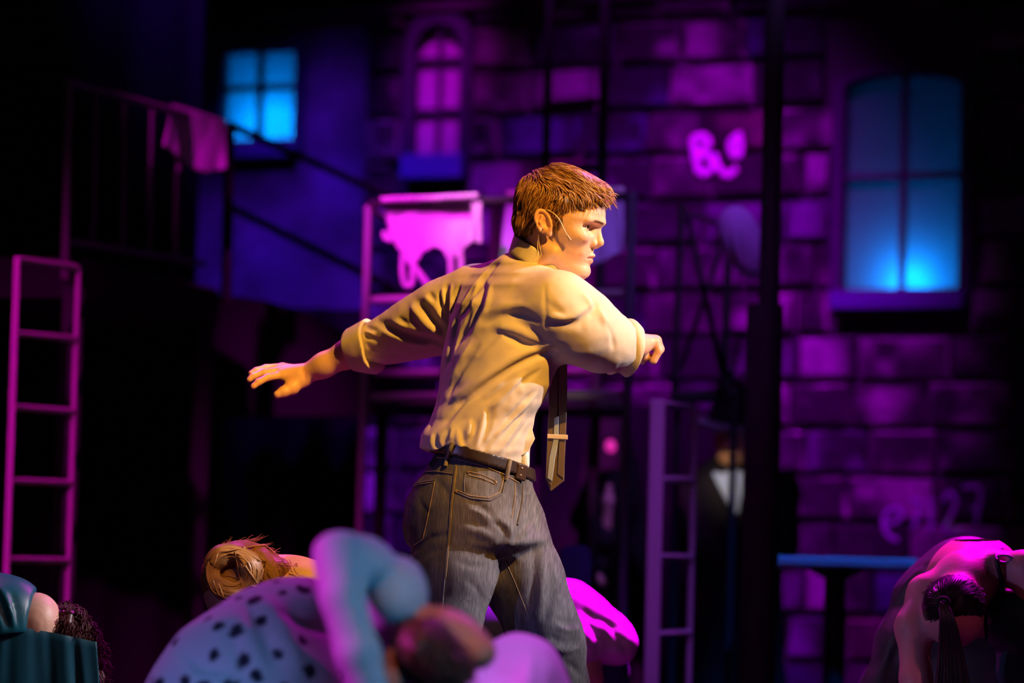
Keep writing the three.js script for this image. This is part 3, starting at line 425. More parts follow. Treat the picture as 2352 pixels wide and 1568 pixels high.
// ───────── the man in the middle ─────────
const skinTex = texture(256, (u, v) => 0.5 + 0.5 * (nz(u * 64, v * 64, 64) - 0.5) + 0.3 * (nz2(u * 20, v * 20, 20) - 0.5)); skinTex.repeat.set(9, 9);
const skinMat = mat([1, 1, 1], 0.48, { vertexColors: true, bumpMap: skinTex, bumpScale: 0.00025 });
const skinTone = (base, x, y, z, s = 40) => { const n = noise3(x * s, y * s, z * s), m = noise3(x * s * 4, y * s * 4, z * s * 4); return [base[0] * (1 + 0.08 * n + 0.05 * m), base[1] * (1 - 0.1 * n + 0.05 * m), base[2] * (1 - 0.12 * n + 0.05 * m)]; };
// stacked cross-sections: rows of [py, left px, right px, turn in degrees, half width across, centre dz]
function loft(f, rows, { cap = 0.02 } = {}) {
  const S = rows.map(([py, l, r, deg, a, dz]) => { const [x0, y] = f.a(l, py, dz), x1 = f.a(r, py, dz)[0], W = (x1 - x0) / 2, s = Math.sin(deg * D2R), c = Math.cos(deg * D2R), b = Math.sqrt(Math.max(W * W - (a * s) ** 2, 0.0004)) / c; return { y, x: (x0 + x1) / 2, z: dz, t: deg * D2R, a, b }; });
  const hi = S[0].y, lo = S.at(-1).y;
  return (x, y, z) => {
    let i = 0; const yy = clamp(y, lo, hi); while (i < S.length - 2 && yy < S[i + 1].y) i++;
    const p = S[i], q = S[i + 1], u = clamp((p.y - yy) / (p.y - q.y), 0, 1), k = u * u * (3 - 2 * u) * 0.5 + u * 0.5, g = (n) => lerp(p[n], q[n], k), t = g('t'), s = Math.sin(t), c = Math.cos(t), dx = x - g('x'), dz = z - g('z'), a = g('a'), b = g('b');
    const la = dx * s + dz * c, lb = dx * c - dz * s, r = Math.pow(Math.pow(Math.abs(la / a), 2.3) + Math.pow(Math.abs(lb / b), 2.3), 1 / 2.3), d = (r - 1) * Math.min(a, b) * 1.0, e = Math.max(y - hi, lo - y);
    return e > 0 ? Math.hypot(Math.max(d, 0), e) + Math.min(d, 0) * 0 + (d < 0 ? 0 : 0) : Math.max(d, e);
  };
}
const A = frame(9), manBase = A.world(A.a(1130, 1500, 0)); manBase.y = 0;
const man = thing('person', 'man in cream shirt, loose tie and faded jeans, arms flung wide mid stride', 'person', manBase);
const put = (name, geo, m, parent = man, label) => part(name, A.place(geo, manBase), m, parent, label);
const fluff = (geo, f, base, m, parent) => { part('strands', f.place(geo, base), m, parent).userData.kind = 'stuff'; };
const pts = (list) => list.map(([x, y, z = 0]) => A.a(x, y, z));
const project = (F, list, lift = 0) => list.map(([x, y]) => { const p = A.onto(F, x, y); return p ? [p[0], p[1], p[2] + lift] : null; }).filter(Boolean);
const foldOn = (F, base, list) => { for (const [w, a, ...q] of list) { const p = project(base, resample(q, Math.max(4, q.length * 3))); if (p.length > 2) F.fold(p, w * 0.85 / 1048, a * 1.6 / 1048); } };

// head, in its own axes: x to the face, y to the crown, z to his right ear
const HF = (() => { const psi = 15 * D2R, th = 14 * D2R, f0 = [Math.cos(psi), 0, Math.sin(psi)], r0 = [-Math.sin(psi), 0, Math.cos(psi)], fw = [f0[0] * Math.cos(th), -Math.sin(th), f0[2] * Math.cos(th)], up = [f0[0] * Math.sin(th), Math.cos(th), f0[2] * Math.sin(th)], o = A.a(1282, 515, 0.02); return { M: new THREE.Matrix4().makeBasis(V(...fw), V(...up), V(...r0)).setPosition(...o), fw, up, r0, o }; })();
const toHead = (p) => { const d = v3.sub(p, HF.o); return [v3.dot(d, HF.fw), v3.dot(d, HF.up), v3.dot(d, HF.r0)]; };
const neckBase = toHead(A.a(1222, 632, 0.0));
const FACE = [[0.078, 0.079, -0.05, 0.052], [0.064, 0.0885, -0.03, 0.06], [0.045, 0.095, -0.02, 0.0655], [0.027, 0.0965, -0.01, 0.067], [0.015, 0.0865, 0.0, 0.067], [0, 0.0845, 0.0, 0.0665], [-0.015, 0.085, 0.0, 0.0645], [-0.03, 0.087, 0.0, 0.061], [-0.0375, 0.0895, 0.0, 0.0585], [-0.05, 0.0905, 0.004, 0.054], [-0.06, 0.0895, 0.01, 0.049], [-0.073, 0.0865, 0.02, 0.041], [-0.085, 0.0895, 0.032, 0.033], [-0.094, 0.086, 0.04, 0.026], [-0.1, 0.077, 0.05, 0.018]];
function faceBlock(x, y, z) {
  const yy = clamp(y, -0.1, 0.078); let i = 0; while (i < FACE.length - 2 && yy < FACE[i + 1][0]) i++;
  const p = FACE[i], q = FACE[i + 1], u = clamp((p[0] - yy) / (p[0] - q[0]), 0, 1), front = lerp(p[1], q[1], u), back = lerp(p[2], q[2], u), w = lerp(p[3], q[3], u), c = (front + back) / 2 - 0.02, a = front - c, r = Math.pow(Math.pow(Math.abs((x - c) / a), 2.25) + Math.pow(Math.abs(z / w), 2.25), 1 / 2.25), d = (r - 1) * Math.min(a, w), e = Math.abs(y - yy);
  return e > 0 ? Math.hypot(Math.max(d, 0), e) : d;
}
const earAxes = (s) => { const long = v3.unit([-0.5, 0.86, 0.1 * s]), n0 = v3.unit([0.3, 0, 0.95 * s]), wide = v3.unit(v3.cross(n0, long)); return [long, wide, v3.cross(long, wide)]; };
const earPt = (s, u, v, w) => { const [l, wd, n] = earAxes(s), sg = v3.dot(n, [0, 0, s]) > 0 ? 1 : -1, sw = wd[0] > 0 ? 1 : -1; return [0, 1, 2].map((i) => [-0.0145, -0.002, 0.0755 * s][i] + l[i] * u + wd[i] * v * sw + n[i] * w * sg); };
const HEAD = new Field();
HEAD.ell([-0.002, 0.029, 0], [0.089, 0.073, 0.071], 0.02).fn(faceBlock, 0.02).cap([-0.025, -0.03, 0], neckBase, 0.05, 0.056, 0.022).cap([0.02, -0.075, 0], v3.add(neckBase, [0.03, 0.02, 0]), 0.03, 0.04, 0.02);
for (const s of [1, -1]) {
  HEAD.cap([0.0, -0.055, 0.051 * s], [0.066, -0.09, 0.016 * s], 0.0125, 0.012, 0.022).ell([0.06, -0.012, 0.045 * s], [0.024, 0.014, 0.017], 0.02);
  HEAD.cap([0.0925, 0.026, 0.008 * s], [0.074, 0.026, 0.044 * s], 0.0078, 0.0062, 0.011);
  HEAD.ell([0.087, 0.0095, 0.031 * s], [0.0165, 0.0115, 0.017], 0.012, 2).ell([0.0785, 0.0112, 0.0445 * s], [0.0145, 0.0075, 0.0105], 0.006, 2);
}
for (const s of [1, -1]) HEAD.cap([0.084, 0.004, 0.009 * s], [0.0865, -0.015, 0.0125 * s], 0.0055, 0.0065, 0.008);
HEAD.cap([0.087, 0.016, 0], [0.1, -0.013, 0], 0.0055, 0.0075, 0.009).ell([0.1005, -0.0175, 0], [0.0092, 0.0085, 0.0092], 0.006).cap([0.096, -0.027, 0], [0.088, -0.03, 0], 0.0045, 0.0045, 0.006);
for (const s of [1, -1]) HEAD.ell([0.0885, -0.0225, 0.0125 * s], [0.0095, 0.0075, 0.0058], 0.005).ell([0.0945, -0.0295, 0.0068 * s], [0.0052, 0.0032, 0.0028], 0.002, 2).cap([0.079, -0.012, 0.021 * s], [0.074, -0.045, 0.032 * s], 0.004, 0.003, 0.012);
for (const s of [1, -1]) { // lips, eyelids, ears
  HEAD.cap([0.0925, -0.0478, 0.003 * s], [0.0785, -0.0555, 0.0235 * s], 0.0047, 0.003, 0.004).cap([0.0895, -0.0605, 0.002 * s], [0.079, -0.0585, 0.021 * s], 0.0056, 0.003, 0.005);
  HEAD.chain([[0.098, -0.0545, 0], [0.0895, -0.0548, 0.013 * s], [0.078, -0.0572, 0.025 * s]], 0.0019, 0.0022, 2);
  HEAD.fn((x, y, z) => { const e = Math.hypot(x - 0.0645, y - 0.0115, z - 0.0315 * s), shell = Math.abs(e - 0.0125) - 0.0014, q = (Math.atan2(z * s - 0.0315, x - 0.0645) - 0.1) / 1.25, slit = Math.abs(y - 0.0118 + (z * s - 0.0315) * 0.08) - 0.0036 * Math.sqrt(Math.max(0, 1 - q * q)); return Math.max(shell, -slit, 0.05 - x); }, 0.0035, 0, [0.0645, 0.0115, 0.0315 * s], 0.016);
  HEAD.chain([[0.077, 0.0195, 0.02 * s], [0.0765, 0.021, 0.032 * s], [0.066, 0.017, 0.046 * s]], 0.0026, 0.004);
  const rim = []; for (let i = 0; i <= 13; i++) { const q = lerp(-0.75, 3.65, i / 13); rim.push(earPt(s, 0.0275 * Math.sin(q) * (q > 3 ? 1.02 : 1), -0.0155 * Math.cos(q) * -1 * (i > 10 ? 0.85 : 1), 0.0065 + 0.003 * Math.max(0, Math.cos(q) * -1))); }
  HEAD.ell(earPt(s, 0, 0, 0.001), [0.0265, 0.0155, 0.006], 0.004, 0, earAxes(s)).chain(rim, 0.0036, 0.003).ell(earPt(s, -0.025, 0.006, 0.004), [0.0085, 0.007, 0.0045], 0.005, 0, earAxes(s));
  HEAD.ell(earPt(s, -0.004, 0.005, 0.011), [0.0115, 0.0075, 0.009], 0.004, 2, earAxes(s)).chain([earPt(s, 0.015, 0.002, 0.0085), earPt(s, 0.003, -0.0065, 0.009), earPt(s, -0.011, -0.004, 0.0075)], 0.0028, 0.004).ell(earPt(s, -0.004, 0.0145, 0.006), [0.0055, 0.0032, 0.004], 0.003, 0, earAxes(s));
  HEAD.chain([earPt(s, 0.018, -0.006, 0.0105), earPt(s, 0.008, -0.0115, 0.0105), earPt(s, -0.006, -0.0112, 0.01)], 0.0016, 0.003, 2);
}
HEAD.ell([0.077, -0.086, 0], [0.0155, 0.0145, 0.02], 0.014);
HEAD.chain([[0.02, -0.06, 0.058], [-0.02, -0.11, 0.05]], 0.007, 0.02);
const headSkin = (x, y, z) => {
  let c = skinTone([0.74, 0.45, 0.33], x, y, z, 50); const lip = Math.max(0, 1 - Math.hypot((y + 0.0545) / 0.0085, Math.max(0, Math.abs(z) - 0.004) / 0.02)) * (x > 0.074 ? 1 : 0), ear = Math.abs(z) > 0.072 && x < 0.012 ? 0.5 : 0, brow = 0;
  c = [c[0] * (1 - 0.12 * sstep(0, 0.35, lip)), c[1] * (1 - 0.42 * sstep(0, 0.35, lip) - 0.15 * ear), c[2] * (1 - 0.35 * sstep(0, 0.35, lip) - 0.15 * ear)];
  return c;
};
const headGeo = net(HEAD, [-0.1, -0.17, -0.096], [0.118, 0.112, 0.098], 0.0019, { color: headSkin }).applyMatrix4(HF.M);
// forearms and hands
const HANDL = new Field(), ptsL = (l) => pts(l.map(([x, y, z]) => [x, y, z - 0.46])), aL = (x, y, z) => A.a(x, y, z - 0.46);
HANDL.chain(ptsL([[905, 776, 0.215], [850, 795, 0.195], [800, 812, 0.18], [745, 838, 0.165], [701, 859, 0.15]]), [0.032, 0.033, 0.0305, 0.0255, 0.0225], 0.02);
for (const [m, r] of [[[649, 843, 0.13], 0.0105], [[646, 848, 0.145], 0.0115], [[645, 857, 0.157], 0.011], [[650, 863, 0.163], 0.0105]]) HANDL.cap(aL(690, 859, 0.15), aL(...m), 0.0165, r, 0.012);
const fingersL = [[[648, 842, 0.128], [614, 844, 0.13], [596, 851, 0.136], [586, 861, 0.138]], [[648, 843, 0.14], [611, 845, 0.153], [589, 851, 0.163], [577, 857, 0.168]], [[645, 851, 0.15], [606, 855, 0.17], [582, 864, 0.181], [573, 871, 0.186]], [[648, 861, 0.16], [616, 866, 0.182], [594, 877, 0.197], [582, 887, 0.203]]];
fingersL.forEach((q, i) => HANDL.chain(ptsL(q), i === 0 ? [0.008, 0.0073, 0.0068, 0.006] : [0.0092, 0.0083, 0.0077, 0.0068], 0.004));
HANDL.cap(aL(694, 872, 0.155), aL(668, 889, 0.17), 0.018, 0.0155, 0.014).chain(ptsL([[672, 892, 0.17], [652, 899, 0.18], [637, 906, 0.186]]), [0.0145, 0.0118, 0.0092], 0.007);
HANDL.fold(ptsL([[694, 842, 0.172], [698, 856, 0.178], [701, 874, 0.174]]), 0.003, 0.003)  .fold(ptsL([[690, 846, 0.172], [692, 858, 0.176]]), 0.0025, 0.0018);
const HANDR = new Field();
HANDR.chain(pts([[1385, 775, 0.02], [1425, 786, -0.03], [1464, 793, -0.075]]), [0.04, 0.036, 0.027], 0.02);
[-0.095, -0.112, -0.13, -0.147].forEach((z, j) => { const dx = j * 1.2; HANDR.cap(A.a(1464, 792, -0.08), A.a(1504 + dx, 785 - j, z), 0.02, 0.0115, 0.012).chain(pts([[1505 + dx, 785 - j, z], [1513 + dx, 806 - j * 1.5, z + 0.002], [1501 + dx, 829 - j * 3, z + 0.004], [1492 + dx, 826 - j * 3, z + 0.004]]).slice(0, j ? 4 : 3), [0.0108, 0.0092, 0.0082, 0.0075], 0.003); });
HANDR.chain(pts([[1468, 803, -0.09], [1478, 817, -0.095], [1476, 829, -0.102]]), [0.016, 0.012, 0.0085], 0.006);
const handSkin = (x, y, z) => skinTone([0.72, 0.42, 0.31], x, y, z, 60);
const loHi = (list, g) => [list.reduce((m, p) => m.map((v, i) => Math.min(v, p[i])), [9, 9, 9]).map((v) => v - g), list.reduce((m, p) => m.map((v, i) => Math.max(v, p[i])), [-9, -9, -9]).map((v) => v + g)];
const boxL = loHi(ptsL([[872, 782, 0.21], [566, 900, 0.21], [700, 838, 0.12]]), 0.03), boxR = loHi(pts([[1425, 770, -0.02], [1525, 840, -0.16], [1500, 780, -0.1]]), 0.03);
// trunk and legs under the clothes
const legR = [[1048, 1225, 0.055], [1040, 1320, 0.08], [1018, 1430, 0.1], [992, 1535, 0.12], [975, 1740, 0.05], [958, 1985, -0.06]], legL = [[1160, 1215, -0.045], [1203, 1335, -0.02], [1240, 1425, 0.01], [1264, 1485, 0.02], [1290, 1580, 0.01], [1318, 1985, -0.1]];
const BODY = new Field();
BODY.chain(pts([[1222, 632, 0], [1185, 700, 0], [1150, 800, 0], [1120, 940, 0], [1095, 1090, 0], [1095, 1180, 0]]), [0.054, 0.07, 0.075, 0.07, 0.075, 0.085], 0.03).chain(pts([[1200, 680, 0.02], [1280, 695, 0.11], [1330, 738, 0.08], [1385, 775, 0.02]]), [0.045, 0.045, 0.042, 0.036], 0.02).chain(pts([[1150, 680, -0.06], [1085, 690, -0.13], [1000, 735, -0.19], [905, 776, -0.245], [870, 788, -0.26]]), [0.04, 0.042, 0.038, 0.033, 0.03], 0.02);
BODY.chain(pts(legR), [0.085, 0.078, 0.068, 0.058, 0.048, 0.036], 0.03).chain(pts(legL), [0.083, 0.076, 0.066, 0.058, 0.048, 0.036], 0.03);
const bodyGeo = net(BODY, [-0.32, -1.2, -0.34], [0.26, 0.165, 0.22], 0.012, { color: handSkin });
put('body', mergeGeometries([headGeo, net(HANDL, boxL[0], boxL[1], 0.0024, { color: handSkin }), net(HANDR, boxR[0], boxR[1], 0.0026, { color: handSkin }), bodyGeo]), skinMat);
const nail = mat([0.8, 0.52, 0.44], 0.3);
// eyes
for (const s of [1, -1]) { const at = V(0.0645, 0.0115, 0.0315 * s).applyMatrix4(HF.M), look = V(...HF.fw).applyAxisAngle(V(0, 1, 0), -0.1), q = new THREE.Quaternion().setFromUnitVectors(V(0, 0, 1), look), e = put('eye', xf(new THREE.SphereGeometry(0.0121, 24, 16), new THREE.Matrix4().setPosition(at)), mat([0.75, 0.68, 0.62], 0.2)); part('iris', A.place(xf(new THREE.SphereGeometry(0.0061, 20, 12).scale(1, 1, 0.35).translate(0, 0, 0.0107), new THREE.Matrix4().compose(at, q, V(1, 1, 1))), manBase), mat([0.03, 0.018, 0.012], 0.15), e); }
// hair: a shaped cap and locks that lie on it
const hairEdge = [[-0.079, -0.058], [-0.05, -0.053], [-0.036, -0.032], [-0.031, 0.0], [-0.024, 0.024], [-0.004, 0.028], [0.008, 0.014], [0.011, -0.02], [0.021, -0.02], [0.0275, -0.004], [0.029, 0.022], [0.034, 0.04], [0.055, 0.041], [0.074, 0.057], [0.094, 0.069], [0.14, 0.09], [0.12, 0.18], [-0.16, 0.18], [-0.16, -0.05]];
const poly2 = (P2) => (x, y) => { let d = 1e9, inside = false; for (let i = 0, j = P2.length - 1; i < P2.length; j = i++) { const [ax, ay] = P2[j], [bx, by] = P2[i], ex = bx - ax, ey = by - ay, h = clamp(((x - ax) * ex + (y - ay) * ey) / (ex * ex + ey * ey), 0, 1); d = Math.min(d, Math.hypot(x - ax - ex * h, y - ay - ey * h)); if (ay > y !== by > y && x < ax + (y - ay) / (by - ay) * ex) inside = !inside; } return inside ? -d : d; };
const hairMask = poly2(hairEdge);
const HAIRV = new Field().ell([-0.008, 0.035, 0], [0.099, 0.086, 0.0785], 0.02).cap([0.02, 0.095, 0.02], [0.078, 0.088, 0.01], 0.026, 0.017, 0.03).cap([0.02, 0.09, -0.02], [0.074, 0.088, -0.015], 0.026, 0.016, 0.03).cap([-0.06, -0.02, 0.025], [-0.064, -0.048, 0.022], 0.03, 0.017, 0.03).cap([-0.06, -0.02, -0.025], [-0.064, -0.048, -0.022], 0.03, 0.017, 0.03).cap([-0.05, 0.06, 0.0], [-0.02, 0.09, 0], 0.04, 0.034, 0.03);
for (const s of [1, -1]) HAIRV.cap([0.016, 0.012, 0.066 * s], [0.016, -0.016, 0.0635 * s], 0.011, 0.007, 0.01).cap([0.05, 0.066, 0.045 * s], [0.02, 0.05, 0.064 * s], 0.014, 0.012, 0.02);
const flow = (x, y, z) => { // lie of the hair at a point of the head
  const top = sstep(0.05, 0.1, y), front = sstep(0.0, 0.06, x), side = sstep(0.03, 0.06, Math.abs(z)); const d = [lerp(lerp(-0.25, 0.5, front), 1, top), lerp(-1, -0.12, top), 0.25 * Math.sign(z) * top - 0.2 * z * 10 * (1 - top)]; if (x < -0.05) { d[0] = lerp(-0.1, d[0], 0.4 * top); d[1] = -1 + top * 0.8; } if (x > 0.045 && y < 0.085) { d[0] = 0.9; d[1] = -0.45; d[2] += 0.5 * Math.sign(z) * (1 - top); } return v3.unit(d);
};
const hairField = (x, y, z) => { const q = flow(x, y, z), u = x * q[1] - y * q[0], w = z * (Math.abs(q[1]) + 0.3) + 0.4 * u, n = noise3(u * 240 + x * 40, w * 240, y * 40) * 0.0032 + noise3(u * 90, w * 110, (x + y) * 22) * 0.004; return -sm(-(HAIRV.at(x, y, z) + n), -(hairMask(x, y) + 0.004 * noise3(x * 120, y * 120, z * 120)), 0.008); };
const hairCap = net(hairField, [-0.125, -0.075, -0.095], [0.12, 0.14, 0.095], 0.0022);
const hairMat = mat([0.27, 0.12, 0.045], 0.42, { sheen: 0.3, sheenColor: new THREE.Color(0.5, 0.3, 0.15), sheenRoughness: 0.4 }), hairMat2 = mat([0.62, 0.36, 0.18], 0.38);
const hairList = [[], [], []];
for (const { p, n } of areaPoints(hairCap, 8200)) {
  if (n[1] < -0.6 || hairMask(p[0], p[1]) > -0.001 || v3.len([p[0] * 0.8, p[1] - 0.03, p[2]]) < 0.06) continue;
  let d = flow(...p); const L = (p[1] > 0.07 ? rr(0.024, 0.042) : rr(0.014, 0.026)), k = 5, q = [], j = [rr(-0.22, 0.22), rr(-0.22, 0.22), rr(-0.28, 0.28)]; let c = v3.add(p, n, 0.0003);
  for (let i = 0; i < k; i++) { q.push(c); const e = flow(...c); let t = v3.unit([e[0] + j[0], e[1] + j[1], e[2] + j[2]]); t = v3.unit(v3.add(t, n, (p[0] > 0.03 ? 0.14 : 0.04) - v3.dot(t, n) * 0.97 + (p[1] > 0.085 && p[0] > 0.03 ? 0.15 : 0) - 0.18 * i / k)); c = v3.add(c, t, L / k); const o = HAIRV.at(...c); if (o > 0.0035) c = v3.add(c, n, -(o - 0.0035)); }
  hairList[p[1] < 0.07 && rnd() < 0.3 ? 2 : rnd() < 0.45 ? 1 : 0].push({ pts: q, r: rr(0.0006, 0.0012) });
}
for (let i = 0; i < 70; i++) { const z = rr(-0.045, 0.05), c = [rr(0.07, 0.093), rr(0.083, 0.103) - Math.abs(z) * 0.35, z], q = []; let t = v3.unit([1, rr(-0.5, 0.25), z * 6 + rr(-0.4, 0.4)]); let p = c; for (let k = 0; k < 5; k++) { q.push(p); p = v3.add(p, t, rr(0.005, 0.009)); t = v3.unit(v3.add(t, [0, -0.2, 0])); } hairList[i % 2].push({ pts: q, r: rr(0.0008, 0.0014) }); }
for (let i = 0; i < 60; i++) { const z = rr(0.03, 0.066), x0 = lerp(0.078, 0.036, (z - 0.03) / 0.036), p0 = [x0, lerp(0.07, 0.055, (z - 0.03) / 0.036), z + 0.002], q = []; let p = p0, t = v3.unit([0.55, -0.75, 0.1]); for (let k = 0; k < 5; k++) { q.push(p); p = v3.add(p, t, rr(0.003, 0.007)); t = v3.unit(v3.add(t, [rr(-0.1, 0.3), rr(-0.1, 0.1), 0])); } hairList[i % 2].push({ pts: q, r: 0.0009 }); }
const hair = put('hair', hairCap.applyMatrix4(HF.M), hairMat);
fluff(locks(hairList[0]).applyMatrix4(HF.M), A, manBase, hairMat, hair); fluff(locks(hairList[1]).applyMatrix4(HF.M), A, manBase, hairMat2, hair); fluff(locks(hairList[2]).applyMatrix4(HF.M), A, manBase, mat([0.05, 0.02, 0.008], 0.45), hair);
{ const l = [], skinAt = (y, z) => { let x = 0.12; for (let i = 0; i < 80; i++) { const d = HEAD.at(x, y, z); if (d < 0.0004) break; x -= d * 0.8; } return x; }; for (const s of [1, -1]) for (let i = 0; i < 90; i++) { const t = rnd() * 0.75, p = [0, 0.0238 + 0.003 * Math.sin(t * 2.6) + rr(-0.0022, 0.0022), lerp(0.009, 0.046, t) * s], g = (q) => [skinAt(q[1], q[2]) + 0.0006, q[1], q[2]]; l.push({ pts: [g(p), g(v3.add(p, [0, 0.0013, 0.004 * s])), g(v3.add(p, [0, 0.0012, 0.0075 * s]))], r: 0.00045 }); }
  for (const s of [1, -1]) for (let i = 0; i < 26; i++) { const t = i / 25, p = [0.0768 - 0.012 * t * t, 0.0148 - 0.002 * t, lerp(0.022, 0.0435, t) * s]; l.push({ pts: [p, v3.add(p, [0.003, 0.0002, 0.001 * s]), v3.add(p, [0.0058, 0.0014, 0.002 * s])], r: 0.00035 }); }
  put('eyebrow', locks(l).applyMatrix4(HF.M), mat([0.2, 0.08, 0.035], 0.6)); }
// headset microphone
{ const w = mat([0.78, 0.6, 0.45], 0.4), H = (x, y, z) => V(x, y, z).applyMatrix4(HF.M), g = put('headset_microphone', new THREE.TubeGeometry(new THREE.CatmullRomCurve3([H(-0.012, 0.028, 0.084), H(0.004, 0.024, 0.083), H(0.02, 0.014, 0.0815), H(0.036, -0.006, 0.077), H(0.0485, -0.0215, 0.0715)]), 24, 0.0011, 8), w);
  part('capsule', A.place(rod(H(0.044, -0.016, 0.0735), H(0.0535, -0.025, 0.07), 0.0022, 0.0026), manBase), mat([0.45, 0.3, 0.2], 0.5), g);
  for (const o of [0, 0.004]) part('cable', A.place(tubeAlong([H(-0.02, -0.03, 0.069), H(-0.018 + o, -0.052, 0.063), H(-0.014 + o * 2, -0.072, 0.06), H(-0.02 + o, -0.092, 0.062)], 0.0011, 20, 6), manBase), w, g); }

// shirt
const shirtRows = [[608, 1140, 1236, 31, 0.06, 0], [630, 1102, 1264, 31, 0.105, 0], [656, 1070, 1286, 31, 0.145, 0], [700, 1046, 1302, 30, 0.165, 0], [760, 1030, 1292, 28, 0.165, 0], [820, 1018, 1284, 22, 0.16, 0.005], [880, 1011, 1261, 15, 0.155, 0.01], [920, 1004, 1246, 8, 0.15, 0.01], [960, 990, 1227, 0, 0.146, 0.01], [1000, 969, 1219, -8, 0.15, 0.01], [1028, 968, 1217, -14, 0.148, 0.01], [1050, 992, 1214, -18, 0.142, 0.01], [1085, 1006, 1212, -22, 0.136, 0.01]];
const beltAt = A.a(1083, 1043, 0.14), beltN = v3.unit([0.27, 1, -0.085]), SHIRT = new Field(), shirtLoft = loft(A, shirtRows);
SHIRT.fn(shirtLoft, 0.02).chain(pts([[1150, 660, -0.07], [1088, 690, -0.13], [1022, 727, -0.17], [958, 752, -0.21], [900, 776, -0.245], [848, 792, -0.268]]), [0.06, 0.07, 0.075, 0.062, 0.0485, 0.044], 0.04).chain(pts([[1215, 655, 0.03], [1282, 702, 0.13], [1330, 746, 0.09], [1382, 781, 0.03], [1424, 795, -0.03]]), [0.05, 0.067, 0.074, 0.063, 0.052], 0.04).cap(A.a(1326, 690, 0.1), A.a(1352, 712, 0.06), 0.026, 0.02, 0.03);
SHIRT.cap(A.a(1180, 618, 0), A.a(1212, 645, 0), 0.037, 0.04, 0.03);
const shirtPlain = (x, y, z) => SHIRT.at(x, y, z), FOLDS = [ // width px, depth px, then the points (a dug-in crease, or with a negative depth a raised fold)
  [6, 15, [1272, 806], [1225, 820], [1184, 841], [1130, 876], [1090, 905], [1050, 930]], [9, -12, [1262, 790], [1214, 804], [1174, 824], [1118, 860], [1078, 890], [1042, 914]],
  [8, 9, [1155, 764], [1180, 776], [1210, 792], [1240, 800]], [10, -14, [1146, 752], [1186, 756], [1236, 782]], [9, 6, [1112, 742], [1150, 726], [1198, 718], [1236, 738]], [12, -5, [1110, 720], [1160, 704], [1215, 704]], 
  [8, 10, [1143, 602], [1112, 640], [1070, 704], [1044, 745]], [6, -6, [1130, 605], [1092, 650], [1052, 712]], [10, 15, [1112, 646], [1103, 700], [1082, 742], [1050, 790]], [7, -7, [1096, 650], [1086, 700], [1062, 745]], [9, -7, [1126, 655], [1116, 710], [1085, 765]],
  [6, 12, [1024, 655], [1027, 690], [1027, 745]], [5, -6, [1036, 655], [1036, 700], [1032, 740]], [6, 8, [1055, 655], [1044, 690], [1034, 715]], [5, 6, [1008, 672], [1014, 705], [1020, 735]], [5, -5, [1016, 662], [1020, 700]], [13, 15, [1048, 730], [1038, 780], [1024, 840]], [9, 12, [1078, 700], [1066, 750], [1046, 800]],
  [9, 7, [1096, 795], [1070, 830], [1040, 880], [1030, 910]], [9, -6, [1080, 790], [1056, 830], [1034, 870]], [9, 5, [1152, 760], [1120, 790], [1092, 815]], [8, 6, [1078, 910], [1050, 938], [1020, 972]], [8, -5, [1100, 905], [1060, 945], [1030, 985]], [8, 5, [1010, 905], [1000, 940], [985, 985]],
  [6, 7, [1126, 940], [1120, 980], [1104, 1022]], [6, -6, [1112, 945], [1106, 985], [1092, 1018]], [5, 7, [1095, 970], [1088, 1000], [1070, 1018]], [5, -5, [1080, 965], [1076, 1000]], [5, 7, [1062, 990], [1064, 1010], [1072, 1030]], [5, -5, [1050, 985], [1052, 1012], [1058, 1030]], [5, 7, [1030, 985], [1022, 1005], [1016, 1030]], [6, 8, [1000, 1000], [1002, 1020], [1010, 1036]], [5, -6, [992, 1000], [990, 1022]], [5, -5, [1040, 985], [1034, 1010]], [6, 6, [1140, 1000], [1120, 1020], [1108, 1035]],
  [5, 5, [1224, 900], [1190, 935], [1160, 970], [1126, 1004]], [6, -4, [1232, 905], [1196, 945], [1140, 1000]], [6, 4, [1215, 962], [1190, 1000], [1160, 1045]], [6, -3, [1206, 950], [1180, 990], [1150, 1035]], [6, 4, [1200, 950], [1170, 985], [1135, 1030]], [7, 4, [1180, 860], [1150, 895], [1110, 925]], [7, -4, [1205, 860], [1170, 900], [1130, 935]], [7, 5, [1240, 850], [1200, 880], [1160, 915]],
  [9, 15, [868, 738], [895, 752], [925, 766], [970, 778], [1018, 788]], [8, -7, [880, 762], [930, 784], [985, 795]], [9, -6, [900, 740], [940, 752], [990, 766]], [5, 8, [838, 748], [848, 755], [862, 758]], [5, 8, [838, 768], [850, 776], [864, 780]], [5, 8, [843, 792], [855, 800], [872, 808]], [5, -5, [840, 760], [858, 768]], [9, 15, [956, 690], [985, 722], [1016, 762]], [8, -7, [944, 704], [975, 742], [1004, 765]], [6, 6, [914, 730], [928, 740], [938, 748]], [6, 5, [850, 812], [880, 818], [920, 815]], [7, -5, [975, 680], [1000, 705], [1016, 735]], [6, 5, [985, 672], [998, 690]], [6, 6, [1000, 800], [960, 802], [925, 800]],
  [10, 6, [1256, 742], [1300, 746], [1334, 740], [1364, 712]], [10, -6, [1262, 728], [1310, 730], [1350, 704]], [10, 3, [1250, 690], [1280, 712], [1310, 735]], [8, -4, [1338, 672], [1352, 690], [1360, 706]], [6, 6, [1372, 696], [1366, 712], [1354, 728]], [4, 3, [1251, 655], [1252, 700], [1256, 760]], [8, 6, [1392, 735], [1404, 765], [1412, 800]], [9, -6, [1378, 712], [1394, 745], [1402, 780]],  
];
foldOn(SHIRT, shirtPlain, FOLDS);
const shirtField = (x, y, z) => { const d = SHIRT.at(x, y, z); return Math.abs(d) < 0.03 ? d + 0.0035 * noise3(x * 22, y * 22, z * 22) + 0.0012 * noise3(x * 60 + y * 40, y * 50 - x * 30, z * 60) : d; };
